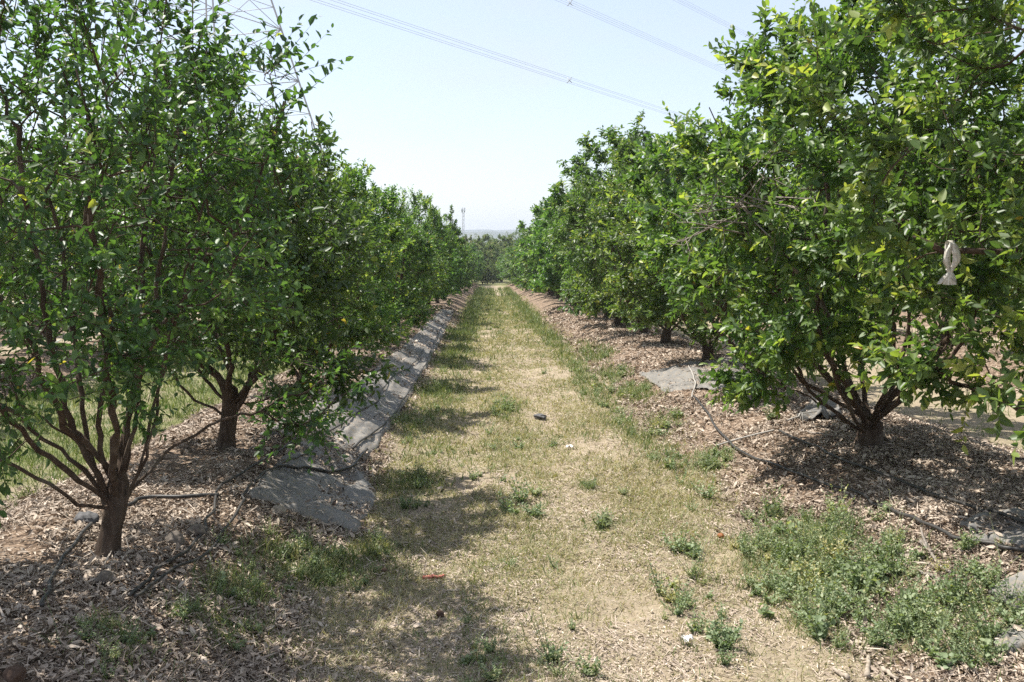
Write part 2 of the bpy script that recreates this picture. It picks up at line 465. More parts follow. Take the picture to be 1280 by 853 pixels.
    for cx, cy_, cz, cr in clear: k &= ((pos[..., 0]-cx)**2+(pos[..., 1]-cy_)**2+(pos[..., 2]-cz)**2) > cr*cr
    pos = pos[k]; ld = ld[k]; nn = nn[k]; sz = sz[k]; tv = tv[k]
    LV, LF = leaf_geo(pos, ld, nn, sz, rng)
    # wood rings
    tv_leaf = np.repeat(tv, 2)
    kids = [[] for _ in range(cnt)]
    for i in range(1, cnt): kids[par[i]].append(i)
    main = np.full(cnt, -1)
    for i in range(cnt):
        if kids[i]: main[i] = max(kids[i], key=lambda c: r[c])
    TV = []; TF = {3: [], 5: [], 9: []}; thick = MB(); thin = MB()
    starts = [(-1, 0)]
    for i in range(cnt):
        for c in kids[i]:
            if c != main[i]: starts.append((i, c))
    for b0, c0 in starts:
        pts = []; rr = []; thickc = False
        if b0 >= 0: pts.append(P[b0]); rr.append(min(r[c0]*1.25, r[b0]))
        c = c0
        while c >= 0: pts.append(P[c]); rr.append(r[c]); c = main[c]
        if len(pts) < 2: continue
        rr = np.array(rr); mx = rr[0]
        nsd = 22 if mx > 0.05 else 12 if mx > 0.03 else 7 if mx > 0.012 else 5 if mx > 0.006 else 4
        pts = np.array(pts)
        if mx > 0.03: # finer and uneven stems
            kk = np.linspace(0, 1, len(rr)); rr = rr*(1+0.05*np.sin(kk*31+ph[4])*np.exp(-kk))
        (thick if mx > 0.0075 else thin).tube(pts, rr, nsd, 0, cap=False)
    # gnarl the thick stems
    tvs = np.concatenate(thick.v)
    tvs = tvs+0.012*(np.stack([vnoise(tvs[:, 0]*26+tvs[:, 2]*3, tvs[:, 1]*26, 3), vnoise(tvs[:, 1]*26, tvs[:, 0]*26+tvs[:, 2]*3, 7), np.full(len(tvs), .5)], 1)-0.5)*(tvs[:, 2:3] < 1.3)
    th = np.arctan2(tvs[:, 1], tvs[:, 0]); rr_ = np.hypot(tvs[:, 0], tvs[:, 1]); fl = np.clip(1-tvs[:, 2]/(trunk_h+0.12), 0, 1)**0.5*(rr_ < trunk_r*2)
    k_ = 1+fl*(0.13*np.sin(5*th+ph[5]+tvs[:, 2]*2.0)+0.09*np.sin(8*th+ph[4]-tvs[:, 2]*3)+0.22*np.clip(0.10-tvs[:, 2], 0, 0.2)/0.2)
    tvs[:, 0] *= k_; tvs[:, 1] *= k_
    trunk_me = mesh_np('trunk', tvs, [(np.concatenate(f), m_) for (k_, m_), f in thick.f.items()], None, True, [BARK])
    # fine twigs of each shoot
    nt = len(B); sel = rng.random(nt) < twig_keep
    b = B[sel]; e = tipB[sel]; dd = D[sel]; u = U[sel]; w_ = W[sel]
    tw = np.stack([b+u*0.0022, b-u*0.0011+w_*0.0019, b-u*0.0011-w_*0.0019, e], 1).reshape(-1, 3)
    i4 = np.arange(len(b))[:, None]*4
    twf = np.concatenate([i4+np.array([[0, 1, 3]]), i4+np.array([[1, 2, 3]]), i4+np.array([[2, 0, 3]])])
    V = [LV, tw]; o1 = len(LV); groups = [(LF, 0), (twf+o1, 1)]; tot = o1+len(tw)
    nt_attr = [tv_leaf, np.zeros(len(twf))]
    if thin.v:
        tvv = np.concatenate(thin.v); V.append(tvv)
        for (k_, m_), f in thin.f.items():
            ff = np.concatenate(f); groups.append((ff+tot, 1)); nt_attr.append(np.zeros(len(ff)))
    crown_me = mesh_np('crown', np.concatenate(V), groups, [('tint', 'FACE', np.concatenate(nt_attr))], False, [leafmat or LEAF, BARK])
    return trunk_me, crown_me

def leaf_geo(pos, ld, nn, sz, rng, width=0.25):
    n = len(pos); side = np.cross(nn, ld)
    w = (sz*width*rng.uniform(0.85, 1.15, n))[:, None]; L = sz[:, None]
    fold = rng.uniform(0.05, 0.75, n)[:, None]; curl = rng.uniform(-0.12, 0.42, n)[:, None]
    b = pos
    tip = pos+ld*L-nn*L*curl
    l1 = pos+ld*L*0.30+side*w+nn*w*fold; r1 = pos+ld*L*0.30-side*w+nn*w*fold
    l2 = pos+ld*L*0.68+side*w*0.80+nn*(w*fold*0.8-L*curl*0.35); r2 = pos+ld*L*0.68-side*w*0.80+nn*(w*fold*0.8-L*curl*0.35)
    V = np.stack([b, l1, l2, tip, r2, r1], 1).reshape(-1, 3)
    i = np.arange(n)[:, None]*6
    f = np.stack([i+np.array([[0, 3, 2, 1]]), i+np.array([[0, 5, 4, 3]])], 1).reshape(-1, 4)
    return V, f

ORD = ['', 'first', 'second', 'third', 'fourth', 'fifth', 'sixth', 'seventh', 'eighth', 'ninth', 'tenth', 'eleventh', 'twelfth', 'thirteenth',
       'fourteenth', 'fifteenth', 'sixteenth', 'seventeenth', 'eighteenth', 'nineteenth', 'twentieth']
def ordinal(n):
    if n <= 20: return ORD[n]
    if n == 30: return 'thirtieth'
    return ('twenty-' if n < 30 else 'thirty-')+ORD[n % 10]

def plant(meshes, x, y, rotz, scale, label, group, name='citrus_tree', cat='tree', lean=(0, 0)):
    z = float(ground_z(x, y, False))
    o = empty(name, (x, y, z), rotz); o.scale = scale
    o.rotation_euler = (lean[0], lean[1], rotz)
    for nm, me in zip(('trunk', 'crown'), meshes):
        c = bpy.data.objects.new(nm, me); COL.objects.link(c); c.parent = o
    return tag(o, label, cat, group)

G_L, G_R = 'citrus trees in the row left of the path', 'citrus trees in the row right of the path'
G_LL, G_RR = 'citrus trees in the rows further left', 'citrus trees in the rows further right'
rnd = random.Random(11)

# near trees, each grown for its place --------------------------------------
L1P = on_ground(129, 698)
L1 = grow_tree(101, extra_r=0.013, H=2.47, R=1.0, zb=0.70, trunk_h=0.33, limbs=10, branches=390, shoots=4.7, leaves=12, leaf=0.045, trunk_r=0.047,
               bow=0.02, sprouts=34, lean=(-0.06, -0.10), squash=(1.0, 1.22), bias=0.36, tint=-0.13, sprout_l=0.42,  # negative tint paints the backlit darkness into the leaf colour
               extra=[[(0.04, -0.06, 0.75), (0.10, -0.05, 1.3), (0.13, -0.08, 1.95)], [(-0.10, -0.03, 0.75), (-0.19, -0.06, 1.3), (-0.24, -0.05, 2.0)], [(0.10, 0.06, 0.75), (0.27, 0.05, 1.3), (0.38, 0.0, 1.95)],
                      [(0.22, -0.05, 0.85), (0.46, 0.0, 1.25), (0.72, 0.0, 1.60), (0.92, -0.02, 2.1)], [(-0.45, -0.1, 0.75), (-0.8, -0.15, 1.05), (-1.15, -0.2, 1.4)],
                      [(-0.20, -0.25, 0.42), (-0.38, -0.3, 0.60), (-0.46, -0.35, 0.82)], [(0.30, 0.5, 0.47), (0.6, 0.9, 0.52), (0.85, 1.1, 0.66)]])
plant(L1, L1P[0], L1P[1]+0.03, 0, (1, 1, 1), 'large dark citrus tree with fluted trunk at the front left', G_L)
L2 = grow_tree(202, H=2.3, R=1.02, zb=0.6, trunk_h=0.42, limbs=7, branches=320, shoots=5.6, tint=-0.10, sprout_l=0.4, leaves=12, leaf=0.056, trunk_r=0.055, bow=0.3, sprouts=18,  # leaves tinted darker here too, backlit look put into their colour
               extra=[[(0.35, -0.1, 0.34), (0.75, -0.2, 0.45), (1.25, -0.25, 0.62)], [(-0.4, 0.2, 0.8), (-0.7, 0.2, 1.3), (-0.9, 0.2, 1.7)]], skirt=0.05, spray=4)
L2P = on_ground(283, 562)
plant(L2, L2P[0], L2P[1], 0, (1, 1, 1), 'citrus tree with short bare trunk and long low limb reaching over the grey mat', G_L)
R1P = on_ground(1095, 560)
R1 = grow_tree(303, sprout_l=0.45, H=3.08, R=1.32, zb=0.70, trunk_h=0.16, limbs=15, branches=420, shoots=6.6, leaves=11, leaf=0.069, trunk_r=0.088, bow=0.85, sprouts=24, tint=0.14,
               skirt=0.05, lean=(-0.12, 0), clear=[(0.05, -1.2, 0.55, 0.62), (0.12, -0.7, 0.50, 0.58), (0.05, -0.25, 0.45, 0.42)],
               extra=[[(-0.35, -0.05, 0.30), (-0.75, -0.1, 0.48), (-1.05, -0.1, 0.62)]])
r1 = plant(R1, R1P[0], R1P[1]+0.08, 0, (1, 1, 1), 'big citrus tree with many stems fanning from the mulch at front right', G_R)
RAGP = at_depth(1188, 307, 4.35)
R0B = np.array([3.38, 4.45, float(ground_z(3.38, 4.45, False))]); rl = RAGP-R0B
R0 = grow_tree(404, sprout_l=0.5, H=3.9, R=1.5, zb=0.75, trunk_h=0.35, limbs=6, branches=350, shoots=6.3, leaves=12, leaf=0.067, trunk_r=0.085, bow=0.4, sprouts=18, tint=0.18,
               squash=(1.05, 0.9), lean=(-0.03, -0.02), skirt=0.05, clear=[(rl[0]-0.02, rl[1]-0.14, rl[2]-0.08, 0.20), (rl[0]-0.10, rl[1]-0.42, rl[2]-0.08, 0.30), (rl[0]-0.25, rl[1]-0.85, rl[2]-0.08, 0.30)], extra_r=0.020,
               extra=[[(-0.05, -0.05, 0.95), (rl[0]+0.7, rl[1], rl[2]-0.08), (rl[0]+0.3, rl[1], rl[2]-0.012), (rl[0], rl[1], rl[2]), (rl[0]-0.16, rl[1]+0.03, rl[2]+0.035)],
                      [(-0.5, 0.2, 0.50), (-0.9, 0.15, 0.68), (-1.15, 0.1, 0.78)]])
plant(R0, R0B[0], R0B[1], 0, (1, 1, 1), 'citrus tree at the right picture edge whose branch holds the white rag', G_R)
R2 = grow_tree(505, sprout_l=0.4, H=3.0, R=1.42, zb=0.75, trunk_h=0.22, limbs=7, branches=320, shoots=5.5, leaves=11, leaf=0.082, trunk_r=0.07, bow=0.5, sprouts=18, tint=0.07, skirt=0.0, minz=0.5)
plant(R2, 3.02, 10.2, 0, (1, 1, 1), 'bushy citrus tree right behind the big multi stemmed one, over the pale mat', G_R)
# shared kinds for the rest --------------------------------------------------
MID = [grow_tree(600+i, H=h, R=1.12, zb=0.58, trunk_h=0.22, limbs=7, branches=260, shoots=6, leaves=11, leaf=0.074, trunk_r=0.07, bow=0.6, sprout_l=0.5, sprouts=12, skirt=0.04, minz=0.42, tint=0.04*(i % 3)+0.06)
       for i, h in enumerate((3.0, 3.3, 3.5, 3.2))]
MAPLE = grow_tree(700, H=4.2, R=1.25, zb=0.4, trunk_h=0.22, limbs=7, branches=230, shoots=5, leaves=11, leaf=0.10, trunk_r=0.07, sprouts=10, droop=0.35, skirt=0.04, minz=0.42, tint=0.02)
FAR = [grow_tree(800+i, H=3.25, R=1.2, zb=0.6, trunk_h=0.2, limbs=6, branches=150, shoots=5, leaves=9, leaf=0.125, trunk_r=0.07, sprouts=8, skirt=0.04, minz=0.42, twig_keep=0.4, tint=0.03*(i % 3))
       for i in range(4)]

def kind_for(y): return rnd.choice(MID) if y < 30 else rnd.choice(FAR)

def main_row(x0, ys, hs, side, group, special=None, wide=1.0):
    looks = ['leafy', 'dense', 'rounded', 'bushy', 'pale green', 'loose']
    for k, y in ys:
        x = x0+rnd.uniform(-0.13, 0.13); yy = y+rnd.uniform(-0.25, 0.25)
        s = hs(y)*rnd.uniform(0.84, 1.13); sxy = rnd.uniform(0.86, 1.10)*wide*(1.0+0.30*float(sstep(60, 95, y)))
        if special and k in special:
            me, lab = special[k]
        else:
            me = kind_for(y); lab = 'citrus tree, %s from the camera in the row %s of the path' % (ordinal(k), side)
        if me is MAPLE: s = 1.08
        plant(me, x, yy, rnd.uniform(0, 6.28), (sxy, sxy, s), lab, group)

main_row(LROW-0.05, [(k, 4.5+STEP*(k-1)) for k in range(3, 36)], lambda y: float(np.interp(y, [10, 13, 16, 20, 30, 60, 100], [0.66, 0.72, 0.78, 0.84, 0.90, 0.92, 0.98])), 'left', G_L, None, 0.88)
main_row(RROW, [(k, 4.45+STEP*(k-1)) for k in range(4, 36)], lambda y: float(np.interp(y, [12, 16, 22, 44, 50, 100], [0.98, 1.05, 1.14, 1.16, 0.98, 0.98])), 'right', G_R,
         {7: (MAPLE, 'tall tree with drooping leaves rising above the right row')}, 1.22)
main_row(ROWS[1], [(k, 4.0+STEP*(k-1)) for k in range(1, 12)], lambda y: 1.05, 'second to the left', G_LL)
main_row(ROWS[4], [(k, 5.0+STEP*(k-1)) for k in range(1, 12)], lambda y: 1.15, 'second to the right', G_RR)
main_row(ROWS[0], [(k, 9.0+STEP*(k-1)) for k in range(1, 8)], lambda y: 1.1, 'third to the left', G_LL)
main_row(ROWS[5], [(k, 9.0+STEP*(k-1)) for k in range(1, 9)], lambda y: 1.15, 'third to the right', G_RR)

# dead twigs on the big right tree
mb = MB(); rg = np.random.default_rng(5)
for q in range(26):
    b = np.array([-1.15, -0.45, 1.75])+rg.normal(0, 0.10, 3)
    d = norm(np.array([rg.normal(-0.1, 0.7), -0.45+rg.normal(0, 0.3), rg.normal(0.05, 0.45)])); L = rg.uniform(0.22, 0.6)
    c = rg.normal(0, 0.05, 3)
    pts = np.array([b, b+d*L*0.35+c*0.5, b+d*L*0.7+c, b+d*L+rg.normal(0, 0.05, 3)])
    mb.tube(catmull(pts, 4), np.linspace(0.006, 0.0018, 13), 4)
    for w in range(2):
        i = rg.uniform(0.4, 0.8); p0 = b+d*L*i+c*0.6; dd = norm(d+rg.normal(0, 0.6, 3))
        mb.tube([p0, p0+dd*L*0.2, p0+norm(dd+rg.normal(0, .3, 3))*L*0.4], [0.003, 0.0022, 0.0014], 4)
mb.tube(catmull(np.array([(-0.35, -0.1, 0.9), (-0.75, -0.3, 1.35), (-1.15, -0.45, 1.75)]), 5), np.linspace(0.02, 0.009, 11), 6)
o = link('dead_branch', mb.mesh('dead_branch', [DEAD], True), r1); tag(o, 'bare grey dead branch')

# ------------------------------------------------------------------ ground sheet
def axis(lo, hi, core_lo, core_hi, step, grow):
    a = [core_lo]
    while a[-1] < core_hi: a.append(a[-1]+step)
    s = step
    while a[-1] < hi: s *= grow; a.append(a[-1]+s)
    b = [core_lo]; s = step
    while b[-1] > lo: s *= grow; b.append(b[-1]-s)
    return np.array(b[::-1][:-1]+a)
xs = axis(-3000, 3000, -3.6, 5.0, 0.055, 1.06)
ys = [-40, -25, -15, -10, -6, -4, -3, -2, -1, 0, 1, 1.6, 2.1, 2.5, 2.8]; y = 3.0
while y < 6000: ys.append(y); y += max(0.05, 0.0085*y) if y < 120 else 0.05*y
ys = np.array(ys, float)
X, Y = np.meshgrid(xs, ys)

GPATCH = []   # green patches: x, y, sx, sy, amount
def gp(px, py, sx, sy, a):
    p = on_ground(px, py); GPATCH.append((p[0], p[1], sx, sy, a))
for args in [(400, 720, .38, .38, .75), (320, 745, .3, .25, .65), (470, 690, .25, .25, .45), (110, 800, .35, .25, .6), (300, 790, .3, .2, .6), (560, 790, .3, .2, .28), (620, 830, .35, .2, .26),
             (545, 490, .28, .6, 1.0), (560, 450, .35, 1.2, .8), (515, 530, .25, .5, .9), (520, 600, .3, .4, .8), (575, 420, .5, 2.5, .8),
             (800, 490, .26, .9, 1.0), (825, 530, .22, .5, .9), (765, 470, .25, 1.0, .7), (880, 580, .22, .4, .9), (740, 440, .35, 1.8, .8),
             (1010, 680, .38, .45, 1.0), (960, 655, .18, .2, .9), (1060, 720, .42, .38, 1.0), (1170, 780, .42, .28, 1.0), (1250, 800, .35, .26, 1.0), (1090, 760, .3, .2, .8), (1020, 780, .2, .12, .6),
             (850, 690, .12, .12, .7), (750, 655, .12, .14, .7), (630, 515, .2, .5, .5), (735, 610, .1, .12, .7), (880, 725, .12, .1, .6), (700, 560, .3, .4, .3)]:
    gp(*args)

def green(x, y):
    x = np.asarray(x, float); y = np.asarray(y, float)
    g = np.zeros(np.broadcast(x, y).shape)
    for px, py, sx, sy, a in GPATCH:
        g = np.maximum(g, a*np.exp(-(((x-px)/sx)**2+((y-py)/sy)**2)))
    far = (0.55*sstep(4.5, 8, y)+0.45*sstep(9, 28, y))*(1-sstep(104, 110, y))
    strip = np.exp(-((x+0.55)/0.36)**2)*0.74+np.exp(-((x-1.45)/0.3)**2)*0.70
    alley = (1-sstep(0.4, 1.2, np.abs(x-0.45)))
    g = np.maximum(g, strip*far)
    g = np.maximum(g, alley*(0.17+0.22*sstep(12, 40, y))*(1-0.5*np.exp(-((x-0.62)/0.22)**2)))
    inter = (1-sstep(1.2, 1.6, np.abs(x-(LROW-ROWGAP/2))))*sstep(2, 5, y)
    g = np.maximum(g, 0.95*inter)
    g = np.maximum(g, 0.35*(1-sstep(1.0, 1.4, np.abs(x-(RROW+ROWGAP/2)))))
    g = np.maximum(g, 1.0*sstep(84, 96, y))
    n = 0.55*fbm(x*2.3, y*1.6, 31, 3)+0.45*fbm(x*7, y*6, 37, 3)
    return np.clip(g*(2.6*n-0.32), 0, 1)

# ground-cover fabric footprints, used to keep litter off the bare sheets
Z = ground_z(X, Y)
LIT = berm_mask(X, Y)*np.clip(0.55+0.9*fbm(X*1.2, Y*1.2, 41), 0, 1)
nx, ny = len(xs), len(ys)
i = (np.arange(ny-1)[:, None]*nx+np.arange(nx-1)[None]).ravel()
me = mesh_np('ground', np.stack([X, Y, Z], -1).reshape(-1, 3), [(np.stack([i, i+1, i+nx+1, i+nx], 1), 0)],
             [('litter', 'POINT', LIT.ravel()), ('green', 'POINT', green(X, Y).ravel())], True, [SOIL])
tag(link('ground', me), kind='structure')

# ------------------------------------------------------------------ ground-cover fabric
def inside(poly, x, y):
    c = np.zeros(np.shape(x), bool); n = len(poly); j = n-1
    for i in range(n):
        xi, yi = poly[i]; xj, yj = poly[j]
        c ^= ((yi > y) != (yj > y)) & (x < (xj-xi)*(y-yi)/(yj-yi+1e-12)+xi); j = i
    return c
MATS = []
def drape(name, left, right, label, wr=0.02, nu=44, nv=34, seed=0, lift=0.022, group=None):
    """sheet between two ground lines given as photo positions"""
    A = np.array([on_ground(*p)[:2] for p in left]); B = np.array([on_ground(*p)[:2] for p in right])
    A = catmull(A, nv); B = catmull(B, nv)
    n = min(len(A), len(B)); A = A[np.linspace(0, len(A)-1, n).astype(int)]; B = B[np.linspace(0, len(B)-1, n).astype(int)]
    u = np.linspace(0, 1, nu)[None, :, None]
    arc = np.concatenate([[0], np.cumsum(np.linalg.norm(np.diff((A+B)/2, axis=0), axis=1))]); size = min(arc[-1], float(np.mean(np.linalg.norm(A-B, axis=1))))
    am = min(0.035, 0.12*size)
    wig = lambda k: (am*(vnoise(arc*2.6, np.full(n, 3.0+k), seed+21)-0.5)*1.6+am*(vnoise(arc*9, np.full(n, 5.0+k), seed+23)-0.5)*0.7)[:, None]
    A2, B2 = A+wig(0)*norm(A-B), B+wig(7)*0.7*norm(B-A); A, B = A2, B2
    ac = np.linspace(0, 1, nu)*float(np.mean(np.linalg.norm(A-B, axis=1)))
    G = A[:, None]*(1-u)+B[:, None]*u
    for e, (tt, fw) in enumerate(((norm(G[1]-G[0]), np.linspace(1, 0, n)**3), (norm(G[-1]-G[-2]), np.linspace(0, 1, n)**3))):
        jag = ((fbm(ac*4, np.full(nu, 1.0+e*5), seed+91, 3)-0.5)*2.6*am)[:, None]
        G = G+(tt*jag)[None]*fw[:, None, None]
    gx, gy = G[..., 0], G[..., 1]
    MATS.append(np.concatenate([G[:, 0], G[-1, 1:-1], G[::-1, -1], G[0, -2:0:-1]]))
    fold = np.abs(fbm(gx*2.2+gy*0.8, gy*1.3-gx, seed+3, 3)-0.5)
    f2 = np.abs(fbm(gx*4.5-gy*1.7, gy*3.1+gx, seed+5, 3)-0.5)
    z = ground_z(gx, gy, False)+lift+wr*(np.exp(-(fold*14)**2)*1.0+0.55*np.exp(-(f2*20)**2)+fbm(gx*5, gy*5, seed+9)-0.5)
    edge = np.minimum(u[..., 0], 1-u[..., 0])*nu
    z = z-0.024*np.clip(1-edge/2.0, 0, 1); z[0] -= 0.02; z[-1] -= 0.02
    z = z+wr*0.7*np.sin(u[..., 0]*17+3*fbm(gx*1.5, gy*0.8, seed+40)*6)*fbm(gx*1.2, gy*0.7, seed+44)
    top = np.stack([gx, gy, z], -1).reshape(-1, 3); bot = top-np.array([0, 0, 0.004])
    k = len(top); i = (np.arange(n-1)[:, None]*nu+np.arange(nu-1)[None]).ravel()
    q = np.stack([i, i+1, i+nu+1, i+nu], 1)
    rim = np.concatenate([np.arange(nu), np.arange(1, n)*nu+nu-1, (n-1)*nu+np.arange(nu-2, -1, -1), np.arange(n-2, 0, -1)*nu]); rn = np.roll(rim, -1)
    rq = np.stack([rim, rim+k, rn+k, rn], 1)
    me = mesh_np(name, np.vstack([top, bot]), [(q, 0), (q[:, ::-1]+k, 0), (rq, 0)], None, True, [FABRIC])
    return tag(link(name, me), label, 'ground fabric', group)
GF = 'woven ground cover sheets on the berms'
drape('ground_fabric', [(310, 622), (338, 590), (374, 560), (396, 530), (425, 500), (470, 460), (508, 430), (535, 403), (551, 388)], [(450, 668), (470, 622), (455, 585), (482, 541), (507, 505), (526, 472), (544, 440), (558, 411), (567, 389)], 'long crumpled grey ground fabric strip along the left berm under the hoses', 0.022, seed=2, nv=24, group=GF)
drape('ground_fabric', [(325, 545), (360, 525), (395, 505), (425, 487)], [(360, 548), (385, 530), (412, 508), (440, 487)], 'narrow grey ground fabric strip showing through mulch below the low limb', 0.02, seed=3, group=GF)
drape('ground_fabric', [(800, 467), (850, 457), (900, 450), (950, 455)], [(832, 492), (870, 487), (905, 487), (955, 494)], 'pale grey ground fabric bared on the right berm beside the grass', 0.022, seed=4, group=GF)
drape('ground_fabric', [(1238, 738), (1255, 728), (1275, 722), (1300, 715)], [(1246, 748), (1265, 756), (1285, 756), (1305, 750)], 'folded grey ground fabric at the right edge beside the weeds', 0.014, seed=5, group=GF)
drape('ground_fabric', [(1205, 655), (1240, 648), (1280, 645)], [(1215, 680), (1250, 684), (1290, 688)], 'dark ground fabric in shade under the right hoses', 0.03, seed=6, group=GF)
drape('ground_fabric', [(995, 522), (1015, 508), (1040, 505)], [(1000, 530), (1025, 528), (1050, 524)], 'small bulging black ground fabric scrap behind the fanning stems', 0.06, seed=7, group=GF)
drape('ground_fabric', [(1240, 800), (1262, 790), (1290, 780)], [(1250, 822), (1275, 818), (1300, 812)], 'bluish ground fabric corner below the weeds at lower right', 0.015, seed=8, group=GF)

def on_mat(x, y):
    c = np.zeros(np.shape(x), bool)
    for p in MATS: c |= inside(p, x, y)
    return c

# ------------------------------------------------------------------ hoses
def hose(name, pix, r, mat, label, cat='hose', lift=0.0, group=None, seed=0):
    r = r*(0.72 if pix[0][0] < 600 else 0.9); P = np.array([on_ground(*p) for p in pix]); c = catmull(P, 14)
    c[:, 0] += (vnoise(np.arange(len(c))*0.2, np.zeros(len(c)), seed)-0.5)*0.03
    c[:, 2] = ground_z(c[:, 0], c[:, 1], False)+0.021+r*0.9+lift+np.where(on_mat(c[:, 0], c[:, 1]), 0.025, 0.004)
    mb = MB(); mb.tube(c, r, 8)
    return tag(link(name, mb.mesh(name, [mat], True)), label, cat, group)
GH = 'black drip hoses on the left berm'; GH2 = 'black drip hoses on the right berm'
hose('drip_hose', [(452, 485), (421, 521), (389, 538), (361, 559), (302, 596), (273, 620), (262, 655), (240, 690), (192, 725), (162, 755)], 0.011, HOSE, 'black hose looping down past the stones right of the left trunk', group=GH, seed=1)
hose('drip_hose', [(530, 440), (512, 463), (484, 485), (472, 508), (438, 531), (410, 549), (389, 572), (361, 586), (326, 604), (308, 623), (302, 638), (267, 686), (214, 725), (170, 757)], 0.011, HOSE, 'black hose running down the middle of the grey fabric strip', group=GH, seed=2)
hose('drip_hose', [(556, 405), (540, 440), (523, 475), (505, 504), (477, 538), (440, 567)], 0.013, HOSE, 'black hose along the outer edge of the long fabric strip', group=GH, seed=3)
hose('drip_hose', [(345, 592), (380, 596), (414, 597), (442, 588), (459, 568)], 0.017, HOSE, 'thick black hose piece bending across the shaded fabric', group=GH, seed=4)
hose('drip_hose', [(116, 662), (85, 703), (66, 729), (55, 769)], 0.013, HOSE, 'black hose left of the front left trunk', group=GH, seed=5)
hose('drip_hose', [(160, 640), (184, 629), (230, 628), (273, 625)], 0.016, HOSE, 'thick black hose stub lying behind the front left trunk', group=GH, seed=6)
hose('drip_hose', [(866, 500), (890, 530), (915, 563), (964, 585), (1025, 607), (1077, 627), (1121, 648), (1161, 666), (1200, 681), (1244, 690), (1300, 699)], 0.0115, HOSE, 'long black hose curving over the right mulch above the weeds', group=GH2, seed=7)
hose('drip_hose', [(972, 543), (1007, 557), (1047, 576), (1121, 607), (1165, 624), (1217, 644), (1295, 672)], 0.0105, HOSE, 'upper black hose passing below the fanning stems', group=GH2, seed=8)
hose('drip_hose', [(1235, 752), (1255, 763), (1300, 780)], 0.0125, HOSE, 'short black hose end below the folded fabric at right', group=GH2, seed=9)
hose('drip_hose', [(860, 462), (868, 478), (866, 500)], 0.009, PIPE, 'pale hose bend crossing the bared grey fabric', group=GH2, seed=10)
hose('plastic_pipe', [(896, 562), (930, 551), (968, 541)], 0.008, PIPE, 'white plastic pipe lying left of the upper hose', 'pipe', group='pale pipes on the right berm', seed=11)
hose('plastic_pipe', [(985, 529), (1010, 524), (1042, 520)], 0.008, PIPE, 'white plastic pipe in front of the black fabric scrap', 'pipe', group='pale pipes on the right berm', seed=12)

# ------------------------------------------------------------------ litter, grass, weeds (stuff)
rg = np.random.default_rng(77)
def ysample(n, lo, hi, p):
    u = rg.random(n); a, b = lo**(1-p), hi**(1-p); return (a+u*(b-a))**(1/(1-p))

PILE, PILE2 = on_ground(408, 566), on_ground(352, 552)
# dry leaf litter on the berms
def flakes(n):
    y = ysample(n, 2.9, 34, 1.9); row = rg.choice([LROW, RROW, RROW, ROWS[4]], n, p=[.42, .26, .26, .06])
    x = row+rg.uniform(-1.7, 1.7, n)
    dens = berm_mask(x, y)*np.clip(fbm(x*1.7, y*1.7, 41, 4)*3.2-0.75, 0.10, 1)+0.05
    dens = np.where(on_mat(x, y), 0.04+0.55*sstep(0.44, 0.62, fbm(x*2.2, y*2.2, 55)), dens)
    pile = np.maximum(np.exp(-(((x-PILE[0])/0.30)**2+((y-PILE[1])/0.30)**2)), 0.8*np.exp(-(((x-PILE2[0])/0.22)**2+((y-PILE2[1])/0.5)**2)))
    dens = np.maximum(dens, np.where(pile+0.5*(fbm(x*4, y*4, 57)-0.5) > 0.35, 0.95, 0))
    dens = dens*(1-0.75*green(x, y))
    k = rg.random(n) < dens; return x[k], y[k]
x, y = flakes(430000); n = len(x)
z = ground_z(x, y)+0.006+0.016*rg.random(n)+np.where(on_mat(x, y), 0.028, 0)
a = rg.uniform(0, 6.28, n); til = rg.normal(0, 0.38, n)
ld = np.stack([np.cos(a)*np.cos(til), np.sin(a)*np.cos(til), np.sin(til)], 1)
nn = norm(np.array([0, 0, 1.0])+rg.normal(0, 0.4, (n, 3))); nn = norm(nn-ld*np.sum(nn*ld, 1, keepdims=True))
sz = np.where(rg.random(n) < 0.10, rg.uniform(0.045, 0.075, n), rg.uniform(0.010, 0.036, n))*(0.58+y*0.065); thin_ = rg.random(n) < 0.10; sz = np.where(thin_, rg.uniform(0.05, 0.15, n), sz)
V, Fq = leaf_geo(np.stack([x, y, z], 1)-ld*sz[:, None]*0.5, ld, nn, sz, rg, 0.17)
w_ = V.reshape(n, 6, 3); c_ = w_[:, :1]+(w_[:, 3:4]-w_[:, :1])*np.array([0, .3, .68, 1, .68, .3])[None, :, None]
V = np.where(thin_[:, None, None], c_+(w_-c_)*0.15, w_).reshape(-1, 3)
tv = np.repeat(np.clip(rg.beta(1.9, 1.5, n)+(fbm(x*2, y*2, 61)-0.5)*0.5, 0, 1), 2)
o = link('leaf_litter', mesh_np('leaf_litter', V, [(Fq, 0)], [('tint', 'FACE', tv)], False, [LITTER]))
tag(o, 'dry brown leaves and chips covering the berms', 'leaf litter', kind='stuff')

